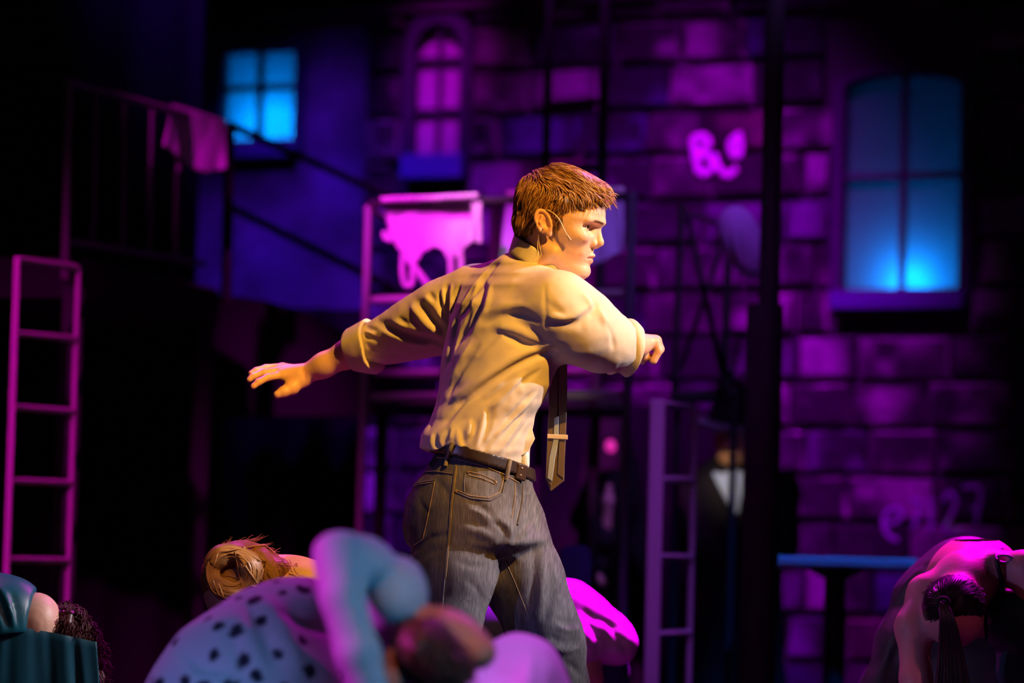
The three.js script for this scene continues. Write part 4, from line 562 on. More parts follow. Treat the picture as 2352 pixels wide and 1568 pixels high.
const clothTex = weave.clone(); clothTex.repeat.set(16, 16); clothTex.needsUpdate = true;
const shirtMat = mat([0.64, 0.57, 0.47], 0.78, { bumpMap: clothTex, bumpScale: 0.0003, sheen: 0.15, sheenColor: new THREE.Color(0.6, 0.55, 0.5) });
const shirt = put('shirt', net((x, y, z) => Math.max(shirtField(x, y, z), 0.008 - 0.02 * sstep(-0.13, -0.17, x) - ((x - beltAt[0]) * beltN[0] + (y - beltAt[1]) * beltN[1] + (z - beltAt[2]) * beltN[2])), [-0.345, -0.31, -0.345], [0.27, 0.2, 0.245], 0.0031), shirtMat);
function band(c, dir, r0, r1, len, th, extra = () => 0) { // rolled cloth around an arm or the neck: a short hollow cone
  const d = v3.unit(dir); return (x, y, z) => { const p = [x - c[0], y - c[1], z - c[2]], t = v3.dot(p, d), q = Math.sqrt(Math.max(0, v3.dot(p, p) - t * t)), r = lerp(r0, r1, clamp(t / len + 0.5, 0, 1)) + extra(t, p), e = Math.abs(t) - len / 2; return Math.hypot(Math.max(Math.abs(q - r) - th, 0), Math.max(e, 0)) + Math.min(0, Math.max(Math.abs(q - r) - th, e)) - 0.002; };
}
{ // rolled cuffs and collar
  const c0 = A.a(829, 796, -0.275), dL = v3.sub(A.a(800, 812, -0.285), A.a(858, 786, -0.262)), cl = band(c0, v3.add(dL, [0, 0.014, 0]), 0.057, 0.043, 0.05, 0.0045, (t, p) => 0.0035 * Math.sin(p[1] * 90 + t * 60) + 0.004 * noise3(p[0] * 40, p[1] * 40, p[2] * 40));
  part('cuff', A.place(net((x, y, z) => sm(cl(x, y, z), Math.hypot(x - A.a(862, 838, -0.26)[0], (y - A.a(862, 838, -0.26)[1]) * 1.2, z + 0.26) - 0.022, 0.02), v3.add(c0, [-0.08, -0.08, -0.08]), v3.add(c0, [0.08, 0.08, 0.08]), 0.003), manBase), shirtMat, shirt);
  const c1 = A.a(1436, 799, -0.05), dR = [0.9, -0.27, -0.34], cr = band(c1, dR, 0.055, 0.0515, 0.04, 0.0055, (t, p) => 0.005 * Math.sin(t * 130 + p[1] * 30) + 0.004 * noise3(p[0] * 40, p[1] * 40, p[2] * 40));
  part('cuff', A.place(net(cr, v3.add(c1, [-0.09, -0.09, -0.09]), v3.add(c1, [0.09, 0.09, 0.09]), 0.003), manBase), shirtMat, shirt);
  const c2 = A.a(1240, 598, 0.004), NK = new Field().cap([-0.025, -0.03, 0], neckBase, 0.05, 0.056, 0.022).cap([0.02, -0.075, 0], v3.add(neckBase, [0.03, 0.02, 0]), 0.03, 0.04, 0.02), cn = v3.unit([0.5, 0.84, 0.03]), col = (x, y, z) => { const d = NK.at(...toHead([x, y, z])), e = Math.abs((x - c2[0]) * cn[0] + (y - c2[1]) * cn[1] + (z - c2[2]) * cn[2]) - 0.018, q = Math.abs(d - 0.0085 - 0.003 * noise3(x * 30, y * 30, z * 30)) - 0.0018; return Math.hypot(Math.max(q, 0), Math.max(e, 0)) + Math.min(0, Math.max(q, e)) - 0.0012; };
  part('collar', A.place(net(col, v3.add(c2, [-0.095, -0.08, -0.09]), v3.add(c2, [0.095, 0.08, 0.09]), 0.003), manBase), shirtMat, shirt);
  part('shirt_front', drapery([[1272, 858], [1263, 888], [1251, 914], [1229, 944], [1219, 974], [1229, 1007], [1215, 1034], [1200, 1046]], [[1236, 848], [1222, 888], [1208, 920], [1198, 950], [1190, 985], [1196, 1012], [1184, 1036], [1176, 1042]], 8.965, manBase, { n: 60, m: 10, amp: 0.006, folds: 2.6, phase: 2, thick: 0.004, depth: -0.03 }), shirtMat, shirt);
}
{ const f = new Field().cap(A.a(1203, 1046, 0.045), A.a(1205, 1066, 0.045), 0.013, 0.011, 0.01); put('undershirt', net(f, A.a(1180, 1095, 0), A.a(1230, 1020, 0.09), 0.003), mat([0.75, 0.76, 0.8], 0.9)); }

// jeans, belt
const JEANS = new Field();
JEANS.fn(loft(A, [[1040, 1006, 1210, -22, 0.135, 0.01], [1075, 984, 1213, -23, 0.14, 0.01], [1110, 956, 1219, -24, 0.145, 0.01], [1155, 937, 1226, -25, 0.15, 0.01], [1205, 931, 1238, -25, 0.15, 0.01], [1240, 936, 1246, -25, 0.146, 0.01], [1275, 985, 1205, -25, 0.11, 0.01]]), 0.06).chain(pts(legR), [0.096, 0.09, 0.078, 0.07, 0.064, 0.06], 0.03).chain(pts(legL), [0.092, 0.086, 0.076, 0.072, 0.056, 0.054], 0.03);
const jeansPlain = (x, y, z) => JEANS.at(x, y, z);
foldOn(JEANS, jeansPlain, [
  [7, 9, [1128, 1196], [1148, 1206], [1164, 1226], [1150, 1250], [1140, 1262]], [7, -7, [1140, 1190], [1166, 1208], [1176, 1234], [1168, 1256]], [7, 5, [1083, 1152], [1110, 1166], [1136, 1188]], [7, -4, [1076, 1166], [1110, 1182], [1134, 1200]], [7, 5, [1068, 1200], [1100, 1204], [1132, 1216]], [7, -5, [1072, 1216], [1104, 1222], [1134, 1234]], [6, 4, [1085, 1240], [1110, 1245], [1138, 1254]], [6, 7, [1176, 1236], [1190, 1236], [1206, 1228]], [7, 6, [1163, 1261], [1190, 1226], [1222, 1186]], [7, -5, [1176, 1262], [1204, 1226], [1232, 1196]],
  [8, 8, [942, 1270], [965, 1250], [990, 1234], [1026, 1228]], [8, -6, [948, 1254], [975, 1236], [1005, 1222]], [7, 6, [950, 1290], [985, 1268], [1020, 1262]], [7, 6, [1226, 1254], [1226, 1320], [1220, 1398]], [9, -5, [1246, 1250], [1246, 1330], [1240, 1400]], [8, 5, [1272, 1330], [1264, 1380], [1250, 1420]], [7, 5, [1278, 1422], [1306, 1430], [1330, 1428]], [7, -5, [1272, 1438], [1304, 1448], [1334, 1444]], [7, 6, [1262, 1462], [1296, 1476], [1334, 1470]], [7, -4, [1256, 1486], [1296, 1496], [1334, 1490]], [7, 5, [1300, 1520], [1320, 1535], [1336, 1550]], [7, 6, [1200, 1390], [1212, 1440], [1228, 1490]], [7, -5, [1186, 1380], [1198, 1440], [1206, 1480]],
  [6, 4, [1056, 1290], [1080, 1300], [1110, 1300]], [6, 3, [1070, 1330], [1095, 1350], [1112, 1380]], [5, 3, [1165, 1110], [1176, 1140], [1178, 1180]], [6, 4, [1208, 1120], [1214, 1150], [1206, 1190]], [5, 4, [960, 1150], [975, 1170], [990, 1180]], [6, 4, [1000, 1100], [1020, 1120], [1030, 1150]], [5, 3, [1100, 1180], [1090, 1230], [1080, 1290]],
]);
const jeansField = (x, y, z) => { const d = JEANS.at(x, y, z); return Math.abs(d) < 0.03 ? d + 0.003 * noise3(x * 26, y * 18, z * 26) + 0.0016 * noise3(x * 70, y * 55, z * 70) : d; };
const denim = texture(512, (u, v) => { const s = nz(u * 128, v * 10, 128) * 0.5 + nz2(u * 60, v * 6, 60) * 0.3 + nz(u * 200, v * 200, 200) * 0.2, k = 0.78 + 0.5 * (s - 0.5); return [k, k, k * 1.02]; }, true); denim.repeat.set(9, 9);
const denimMat = mat([1, 1, 1], 0.85, { vertexColors: true, map: denim, bumpMap: denim, bumpScale: 0.0003 });
const worn = A.a(1105, 1260, 0.1), worn2 = A.a(1262, 1330, 0.08);
const jeans = put('jeans', net((x, y, z) => Math.max(jeansField(x, y, z), -(y + 1.19)), [-0.3, -1.2, -0.25], [0.26, -0.235, 0.27], 0.0046, { color: (x, y, z) => { // dye: dark indigo grey, bleached pale over the fronts of the thighs, mottled by wash
  const n = noise3(x * 14, y * 7, z * 14), n2 = noise3(x * 60, y * 22, z * 60), f = clamp(sstep(0.16, 0.03, Math.hypot(x - worn[0], (y - worn[1]) * 0.55)) + 0.9 * sstep(0.14, 0.02, Math.hypot(x - worn2[0], (y - worn2[1]) * 0.45)) + 0.8 * n + 0.5 * n2, 0, 1); return [lerp(0.05, 0.27, f), lerp(0.046, 0.26, f), lerp(0.052, 0.28, f)]; }, uv: [1, 0.12] }), denimMat);
const stitch = mat([0.4, 0.27, 0.15], 0.85), seamMat = mat([0.13, 0.12, 0.13], 0.9);
const seamLine = (name, list, m = stitch, r = 0.0008, lift = 0.0002, parent = jeans) => { const q = project(jeansField, resample(list, list.length * 7), lift); if (q.length > 3) part(name, A.place(tubeAlong(q.map((p) => V(...p)), r, q.length * 3, 6), manBase), m, parent); };
seamLine('side_seam', [[1046, 1070], [1036, 1152], [1030, 1232], [1021, 1326], [1016, 1391], [1008, 1470]], seamMat, 0.0018); seamLine('side_stitch', [[1049, 1070], [1039, 1152], [1033, 1232], [1024, 1326]], stitch, 0.0009, 0.001);
seamLine('back_pocket', [[946, 1116], [970, 1110], [998, 1107], [992, 1140], [982, 1190], [971, 1238], [950, 1252]]); seamLine('back_pocket', [[952, 1112], [972, 1106], [996, 1103]], seamMat, 0.002);
seamLine('front_pocket', [[1046, 1124], [1080, 1138], [1124, 1143], [1148, 1130], [1158, 1094]], stitch, 0.001); seamLine('front_pocket', [[1048, 1130], [1080, 1144], [1126, 1149], [1154, 1134], [1163, 1096]], seamMat, 0.0018); seamLine('coin_pocket', [[1076, 1082], [1110, 1090], [1140, 1105]]); seamLine('coin_pocket', [[1076, 1090], [1108, 1098], [1138, 1112]], stitch, 0.0009); seamLine('coin_pocket', [[1068, 1082], [1066, 1110], [1066, 1128]], seamMat, 0.0014);
seamLine('fly', [[1202, 1112], [1200, 1152], [1189, 1205]], seamMat, 0.0024); seamLine('fly', [[1184, 1108], [1182, 1150], [1176, 1188]], stitch, 0.0009); seamLine('waistband_seam', [[1003, 1050], [1050, 1054], [1112, 1070], [1155, 1088], [1192, 1108]], stitch, 0.0011); seamLine('yoke_seam', [[966, 1084], [1000, 1082], [1040, 1088]], seamMat, 0.0016); seamLine('inner_seam', [[1156, 1278], [1180, 1330], [1200, 1380], [1215, 1418]], stitch, 0.0009);
for (const [x, y] of [[1075, 1084], [1139, 1108], [1047, 1128]]) { const p = A.onto(jeansField, x, y); if (p) part('rivet', A.place(new THREE.SphereGeometry(0.0028, 12, 8).translate(...p), manBase), mat([0.6, 0.4, 0.2], 0.3, { metalness: 0.8 }), jeans); }
{ // belt: a strap on the waist, tilted as the hips are
  const b0 = A.a(1083, 1043, 0.14), waist = loft(A, [[1000, 1004, 1208, -21, 0.136, 0.01], [1040, 1002, 1211, -22, 0.138, 0.01], [1120, 994, 1218, -23, 0.142, 0.01]]), n = v3.unit([0.27, 1, -0.085]);
  const f = (x, y, z) => { const d = waist(x, y, z), e = Math.abs((x - b0[0]) * n[0] + (y - b0[1]) * n[1] + (z - b0[2]) * n[2]) - 0.0125, q = Math.abs(d - 0.0045) - 0.0035; return Math.hypot(Math.max(q, 0), Math.max(e, 0)) + Math.min(0, Math.max(q, e)) - 0.0012; };
  const belt = put('belt', net(f, A.a(985, 1130, -0.17), A.a(1235, 985, 0.185), 0.0034), mat([0.028, 0.016, 0.012], 0.32, { bumpMap: grain, bumpScale: 0.0004, clearcoat: 0.3, clearcoatRoughness: 0.4 }));
  const loops = [[[1040, 1016], [1034, 1032], [1028, 1050], [1023, 1070]], [[1172, 1056], [1168, 1075], [1162, 1102]]]; for (const l of loops) { const q = l.map(([x, y]) => { const p = A.onto((a, b, c) => Math.min(f(a, b, c), jeansField(a, b, c)), x, y); return p ? V(p[0], p[1], p[2] + 0.003) : null; }).filter(Boolean); if (q.length > 2) part('belt_loop', A.place(tubeAlong(q, 0.0048, 16, 8), manBase), stitch === 0 ? stitch : mat([0.2, 0.17, 0.14], 0.9), belt); }
  const bp = A.onto(f, 1196, 1084) ?? A.a(1196, 1084, 0.08), bq = new THREE.Matrix4().compose(V(bp[0], bp[1], bp[2]), new THREE.Quaternion().setFromEuler(new THREE.Euler(0, 0.75, -0.25)), V(1, 1, 1));
  part('buckle', A.place(xf(new RoundedBoxGeometry(0.03, 0.036, 0.012, 2, 0.004), bq), manBase), mat([0.07, 0.04, 0.03], 0.3, { metalness: 0.3 }), belt); for (const y of [0.008, -0.008]) part('stud', A.place(xf(new THREE.SphereGeometry(0.0026, 10, 8).translate(-0.004, y, 0.006), bq), manBase), mat([0.7, 0.6, 0.5], 0.3, { metalness: 0.8 }), belt);
}
{ // tie, seen from behind: folded blade, narrow tail and keeper
  const z = -0.045, poly = (list, dz, th, rot = 0) => { const p = list.map(([x, y]) => A.a(x, y, z)); return extrude(ringShape(p.map(([x, y]) => [x, y])), th, 0.0012).translate(0, 0, z + dz); }, tm = mat([0.13, 0.092, 0.08], 0.45, { sheen: 0.25, sheenColor: new THREE.Color(0.5, 0.4, 0.35), bumpMap: clothTex, bumpScale: 0.0002 });
  const tie = put('tie', poly([[1264, 740], [1302, 740], [1303, 850], [1302, 935], [1300, 1000], [1297, 1060], [1296, 1104], [1265, 1128], [1253, 1098], [1256, 1030], [1259, 960], [1262, 880]], 0, 0.003), tm);
  part('fold', A.place(poly([[1262, 760], [1281, 760], [1281, 930], [1279, 1010], [1274, 1070], [1266, 1118], [1254, 1096], [1257, 1020], [1260, 940]], 0.0035, 0.003), manBase), tm, tie); part('fold', A.place(poly([[1284, 760], [1302, 760], [1302, 930], [1299, 1010], [1295, 1100], [1280, 1088], [1284, 1010]], 0.0035, 0.003), manBase), tm, tie);
  part('tail', A.place(poly([[1273, 960], [1283, 955], [1283, 1010], [1274, 1060], [1268, 1105], [1257, 1098], [1262, 1050], [1271, 1010]], 0.007, 0.0028), manBase), mat([0.3, 0.36, 0.46], 0.4, { sheen: 0.4, sheenColor: new THREE.Color(0.5, 0.5, 0.6) }), tie); part('keeper', A.place(poly([[1257, 996], [1304, 998], [1304, 1009], [1257, 1006]], 0.0105, 0.002), manBase), mat([0.62, 0.52, 0.46], 0.6), tie);
}
{ // shoes
  for (const [q, turn] of [[legR.at(-1), 0.25], [legL.at(-1), -0.2]]) { const p = A.a(...q), w = A.world(p), f = new Field().ell([0.045, 0.035, 0], [0.135, 0.035, 0.047], 0.02).ell([-0.04, 0.06, 0], [0.055, 0.06, 0.04], 0.03), g = net((x, y, zz) => -sm(-f.at(x, y, zz), y, 0.006), [-0.12, -0.01, -0.07], [0.2, 0.14, 0.07], 0.006); g.rotateY(turn).translate(w.x - manBase.x, -manBase.y, w.z - manBase.z); part('shoe', g, mat([0.03, 0.02, 0.015], 0.4), man); }
}

// ───────── the other performers ─────────
const performer = (name, label, f, px, py) => { const b = f.world(f.a(px, py, 0)); b.y = 0; const g = thing(name, label, 'person', b); return { g, f, b, add: (n, geo, m, parent = g, lab) => part(n, f.place(geo, b), m, parent, lab), p: (list) => list.map(([x, y, z = 0]) => f.a(x, y, z)), r: (list) => list.map((n) => f.m(n)) }; };
const satin = (rgb, rough = 0.38) => mat(rgb, rough, { bumpMap: clothTex, bumpScale: 0.0002, sheen: 0.3, sheenColor: new THREE.Color(0.3, 0.5, 0.5), sheenRoughness: 0.4 });
const limbSkin = (base) => (x, y, z) => skinTone(base, x, y, z, 50);
const box3 = (q, x0, y0, x1, y1, z0, z1) => [[...q.f.a(x0, y1, 0).slice(0, 2), z0], [...q.f.a(x1, y0, 0).slice(0, 2), z1]];
const floorPy = (f, px) => { let py = 1500; while (f.world(f.a(px, py, 0)).y > 0.03) py += 5; return py; };
function legsTo(q, F, x, y, spread, r0, z = -0.05) { const fy = floorPy(q.f, x); for (const s of [-1, 1]) F.chain(q.p([[x + s * spread * 0.6, y, z], [x + s * spread, (y + fy) / 2, z + 0.03], [x + s * spread, fy, z]]), [r0, r0 * 0.75, r0 * 0.5], 0.03); return fy; }
function strands(list, count, path, r) { for (let i = 0; i < count; i++) list.push({ pts: path(i / count, rnd), r: r * rr(0.7, 1.3) }); return list; }

{ // far left: bent over to the right, dark teal dress, bare shoulder
  const q = performer('person', 'woman in dark teal satin dress bent over at bottom left, dark red curls', frame(8.85), 40, 1500), B = new Field();
  B.chain(q.p([[-140, 1520, -0.05], [-40, 1450, 0], [70, 1440, 0.01]]), q.r([120, 100, 62]), 0.05).ell(q.f.a(88, 1432, 0.02), [q.f.m(52), q.f.m(70), 0.06], 0.03).cap(q.f.a(100, 1450, -0.02), q.f.a(150, 1500, -0.06), 0.045, 0.04, 0.02).ell(q.f.a(165, 1510, -0.07), [0.055, 0.075, 0.07], 0.02);
  const fy = legsTo(q, B, -120, 1600, 60, 0.085); q.add('body', net(B, ...box3(q, -300, 1340, 260, fy + 5, -0.2, 0.2), 0.008, { color: limbSkin([0.72, 0.43, 0.31]) }), skinMat);
  const D = new Field().chain(q.p([[-170, 1520, -0.04], [-45, 1437, 0.0], [20, 1425, 0.01]]), q.r([135, 122, 92]), 0.05).ell(q.f.a(30, 1420, 0.01), [q.f.m(62), q.f.m(72), 0.075], 0.04), cut = poly2([[-400, 1200], [60, 1330], [80, 1351], [76, 1362], [72, 1385], [66, 1415], [64, 1450], [-400, 1500]].map(([x, y]) => q.f.a(x, y, 0.06)));
  foldOn(D, (x, y, z) => D.at(x, y, z), [[9, 8, [0, 1330], [20, 1370], [40, 1430]], [8, -6, [20, 1340], [40, 1380], [55, 1430]], [8, 8, [-20, 1350], [0, 1400], [10, 1450]], [7, 6, [45, 1350], [56, 1390], [60, 1430]]].map(([w, a, ...l]) => [w, a, ...l]));
  q.add('dress', net((x, y, z) => -sm(-D.at(x, y, z), -cut(x, y), 0.006), ...box3(q, -260, 1290, 120, 1520, -0.16, 0.16), 0.005), satin([0.004, 0.1, 0.15]));
  q.add('skirt', drapery([[-150, 1418], [-20, 1422], [60, 1441], [140, 1456], [222, 1474]], [[-260, 2040], [-100, 2040], [40, 2040], [160, 2040], [262, 2040]], 8.74, new THREE.Vector3(), { n: 90, m: 30, amp: 0.013, folds: 3.6, phase: 0.6, thick: 0.005, depth: 0.05 }).applyMatrix4(q.f.M.clone().invert()), satin([0.003, 0.075, 0.12]));
  const l = [];
  for (let i = 0; i < 18; i++) { const s0 = q.f.a(rr(215, 232), rr(1535, 1560), rr(0, 0.05)); l.push({ pts: [0, 1, 2, 3, 4].map((j) => [s0[0] + 0.004 * j, s0[1] - 0.004 * j + 0.004 * Math.sin(j * 2), s0[2]]), r: 0.0016 }); }
  const hb = new Field().ell(q.f.a(150, 1440, -0.01), [0.042, 0.05, 0.06], 0.01).ell(q.f.a(168, 1510, -0.07), [0.058, 0.08, 0.075], 0.04), hm = mat([0.06, 0.014, 0.014], 0.4), cap = net((x, y, z) => hb.at(x, y, z) + 0.012 * noise3(x * 60, y * 60, z * 60), ...box3(q, 60, 1350, 270, 1640, -0.15, 0.11), 0.006);
  for (const { p, n } of areaPoints(cap, 900)) { const pl = [], ph = rr(0, 6), k = rr(0.004, 0.009), dir = v3.unit([0.6 + rr(-0.3, 0.3), -0.75, rr(-0.3, 0.3)]), sd = v3.unit(v3.cross(dir, n)); for (let j = 0; j < 9; j++) pl.push([0, 1, 2].map((c) => p[c] + n[c] * (0.003 + k * (1 + Math.cos(ph + j * 1.1)) * 0.6) + dir[c] * j * 0.004 + sd[c] * k * Math.sin(ph + j * 1.1))); l.push({ pts: pl, r: rr(0.0012, 0.0026) }); }
  const h = q.add('hair', cap, hm); fluff(locks(l), q.f, q.b, hm, h);
}
{ // blonde woman with pinned-up hair
  const q = performer('person', 'woman with blonde pinned up hair bowing her head, bare shoulder, left of the man', frame(8.95), 600, 1450), B = new Field();
  B.ell(q.f.a(545, 1335, -0.01), [0.072, 0.075, 0.085], 0.01).ell(q.f.a(520, 1378, 0.01), [0.042, 0.045, 0.055], 0.03).cap(q.f.a(580, 1350, -0.04), q.f.a(650, 1370, -0.06), 0.045, 0.055, 0.03).chain(q.p([[625, 1358, -0.05], [690, 1342, -0.045], [760, 1350, -0.05], [790, 1480, 0.0]]), [0.05, 0.046, 0.048, 0.036], 0.03).chain(q.p([[650, 1390, -0.1], [660, 1480, -0.2], [640, 1600, -0.25]]), [0.11, 0.11, 0.13], 0.05);
  const fy = legsTo(q, B, 640, 1640, 55, 0.08, -0.25); q.add('body', net(B, ...box3(q, 440, 1240, 900, fy + 5, -0.42, 0.12), 0.008, { color: limbSkin([0.74, 0.46, 0.36]) }), skinMat);
  const D = new Field().chain(q.p([[656, 1440, -0.11], [662, 1500, -0.2], [640, 1600, -0.25], [620, 1900, -0.25]]), [0.112, 0.122, 0.15, 0.24], 0.05); q.add('dress', net((x, y, z) => D.at(x, y, z) + 0.008 * Math.sin(Math.atan2(x - q.f.a(640, 1600, 0)[0], z + 0.25) * 14) * sstep(-0.75, -1, y), ...box3(q, 330, 1380, 930, 2080, -0.52, 0.05), 0.012), satin([0.03, 0.03, 0.12]));
  const H = new Field().ell(q.f.a(556, 1316, -0.005), [q.f.m(88), q.f.m(76), 0.09], 0.01).ell(q.f.a(646, 1306, -0.02), [q.f.m(26), q.f.m(22), 0.03], 0.03).ell(q.f.a(492, 1330, 0.0), [q.f.m(28), q.f.m(52), 0.05], 0.02), bun = q.f.a(532, 1312, 0.088);
  const tor = (x, y, z) => { const dx = x - bun[0], dy = y - bun[1], dz = z - bun[2], R = Math.hypot(dx * 0.95, dy) - 0.04; return Math.hypot(R, dz * 1.1) - 0.021 - 0.004 * Math.sin(Math.atan2(dy, dx) * 3 + 1); }, hf = (x, y, z) => sm(H.at(x, y, z), tor(x, y, z), 0.012) + 0.003 * noise3(x * 60, y * 60, z * 60), blonde = mat([0.5, 0.27, 0.1], 0.42), dark = mat([0.3, 0.14, 0.05], 0.45);
  const h = q.add('hair', net(hf, ...box3(q, 440, 1215, 700, 1410, -0.11, 0.13), 0.004), dark), L = [[], []], ride = (p) => { let c = p.slice(); for (let k = 0; k < 3; k++) { const e = 0.003, d = hf(...c), g = v3.unit([hf(c[0] + e, c[1], c[2]) - d, hf(c[0], c[1] + e, c[2]) - d, hf(c[0], c[1], c[2] + e) - d]); c = v3.add(c, g, 0.0016 - d); } return c; };
  for (let i = 0; i < 1100; i++) { const pl = []; if (i % 3 === 0) { const a0 = rr(0, 6.28), R = 0.04 + rr(-0.017, 0.017), up = Math.sqrt(Math.max(0, 0.021 ** 2 - (R - 0.04) ** 2)); for (let j = 0; j < 8; j++) { const a = a0 + j * 0.16; pl.push(ride([bun[0] + R * Math.cos(a), bun[1] + R * Math.sin(a), bun[2] + up])); } } else { const u = rr(466, 665), v = rr(1236, 1395), s0 = q.f.a(u, v, 0.12); let c = ride([s0[0], s0[1], 0.06]), t = v3.unit([0.75, lerp(0.5, -0.9, (u - 470) / 195) - 0.25 * rnd(), rr(-0.2, 0.2)]); for (let j = 0; j < 8; j++) { pl.push(c); c = ride(v3.add(c, t, 0.007)); t = v3.unit(v3.add(t, [0.02, -0.1, 0])); } } L[i % 2].push({ pts: pl, r: rr(0.0012, 0.0026) }); }
  for (let i = 0; i < 70; i++) { const a = rr(0.2, 3.4), c0 = q.f.a(556 + 86 * Math.cos(a), 1316 - 74 * Math.sin(a), rr(-0.03, 0.04)), o = [Math.cos(a + rr(-1.2, 0.3)), Math.sin(a + rr(-1.2, 0.3)), rr(-0.3, 0.3)]; L[i % 2].push({ pts: [0, 1, 2, 3, 4].map((j) => v3.add(v3.add(c0, o, j * rr(0.002, 0.005)), [0.0008 * j * j, 0, 0])), r: 0.0007 }); }
  for (let i = 0; i < 60; i++) { const s0 = q.f.a(rr(625, 675), rr(1285, 1345), rr(-0.03, 0.03)), ph = rr(0, 6); L[0].push({ pts: [0, 1, 2, 3, 4, 5, 6].map((j) => [s0[0] + 0.0035 * j + 0.003 * Math.cos(ph + j), s0[1] - 0.003 * j + 0.004 * Math.sin(ph + j), s0[2] + 0.003 * Math.sin(ph + j * 1.3)]), r: 0.0011 }); }
  for (const [a, b2, c2, r] of [[[538, 1268], [548, 1320], [560, 1366], 0.005], [[555, 1260], [600, 1258], [640, 1290], 0.005], [[545, 1262], [500, 1270], [486, 1310], 0.0045], [[562, 1300], [582, 1330], [594, 1350], 0.0045], [[500, 1340], [512, 1372], [540, 1382], 0.0045], [[488, 1335], [500, 1365], [522, 1380], 0.004], [[582, 1280], [606, 1296], [598, 1322], 0.005], [[575, 1345], [592, 1352], [588, 1372], 0.005]]) L[0].push({ pts: [a, b2, c2].flatMap((k, i, arr) => i ? [v3.mix(q.f.a(...arr[i - 1], 0.13), q.f.a(...k, 0.13), 0.5), q.f.a(...k, 0.13)] : [q.f.a(...k, 0.13)]).map((p) => { const f = q.f.onto(hf, 0, 0) ? p : p; let z = 0.14; for (let n = 0; n < 60; n++) { const d = hf(p[0], p[1], z); if (d < 0.001) break; z -= d * 0.8; } return [p[0], p[1], Math.max(z, 0) + 0.003]; }), r: r * 0.7 });
  fluff(locks(L[0]), q.f, q.b, blonde, h); fluff(locks(L[1]), q.f, q.b, mat([0.4, 0.2, 0.075], 0.42), h);
}
{ // spotted dress
  const q = performer('person', 'blurred dancer in white dress with dark spots, bent over in front', frame(7.7), 600, 1568);
  const D = new Field().chain(q.p([[640, 1480, -0.05], [600, 1560, 0], [520, 1640, 0.02], [430, 1720, 0]]), q.r([140, 190, 180, 150]), 0.06).ell(q.f.a(715, 1395, -0.06), [q.f.m(70), q.f.m(58), 0.09], 0.06).cap(q.f.a(470, 1500, 0.04), q.f.a(400, 1620, 0.08), q.f.m(55), q.f.m(60), 0.03);
  const plain = (x, y, z) => D.at(x, y, z); for (const [w, a, ...l] of [[14, 12, [560, 1380], [600, 1440], [640, 1540]], [14, -10, [600, 1370], [650, 1430], [690, 1540]], [12, 10, [520, 1420], [540, 1480], [560, 1560]], [14, 12, [420, 1500], [470, 1530], [540, 1545]], [12, -10, [400, 1520], [450, 1560], [520, 1568]], [12, 10, [640, 1400], [700, 1430], [760, 1450]]]) { const p = l.map(([x, y]) => q.f.onto(plain, x, y)).filter(Boolean); if (p.length > 1) D.fold(p, w * 1.4 / 1225, a * 1.2 / 1225); }
  const S = new Field().chain(q.p([[640, 1490, -0.05], [600, 1570, 0], [560, 1680, 0]]), q.r([110, 140, 130]), 0.05).ell(q.f.a(430, 1800, 0.05), [0.08, 0.1, 0.09], 0.03); const fy = legsTo(q, S, 600, 1800, 60, 0.085, -0.05);
  q.add('body', net(S, ...box3(q, 320, 1330, 800, fy + 5, -0.25, 0.22), 0.012, { color: limbSkin([0.72, 0.45, 0.34]) }), skinMat);
  const gown = net((x, y, z) => D.at(x, y, z) + 0.005 * noise3(x * 18, y * 18, z * 18), ...box3(q, 250, 1290, 860, 1950, -0.3, 0.26), 0.0055), spots = areaPoints(gown, 420).map(({ p }) => [p, rr(0.008, 0.017)]), kept = []; for (const o of spots) if (kept.every((k) => v3.len(v3.sub(k[0], o[0])) > 0.038)) kept.push(o);
  const pa = gown.attributes.position.array, cs = new Float32Array(pa.length); for (let i = 0; i < pa.length; i += 3) { let k = 1; for (const [c, r] of kept) { const dx = pa[i] - c[0], dy = pa[i + 1] - c[1], dz = pa[i + 2] - c[2]; if (dx * dx + dy * dy + dz * dz < 0.0006) k = Math.min(k, sstep(0.75, 1.2, Math.sqrt(dx * dx + dy * dy + dz * dz) / r + 0.9 * noise3(pa[i] * 90, pa[i + 1] * 90, pa[i + 2] * 90))); } cs.set([lerp(0.02, 0.78, k), lerp(0.02, 0.76, k), lerp(0.05, 0.86, k)], i); }
  gown.setAttribute('color', new THREE.BufferAttribute(cs, 3)); q.add('dress', gown, mat([1, 1, 1], 0.85, { vertexColors: true }));
}
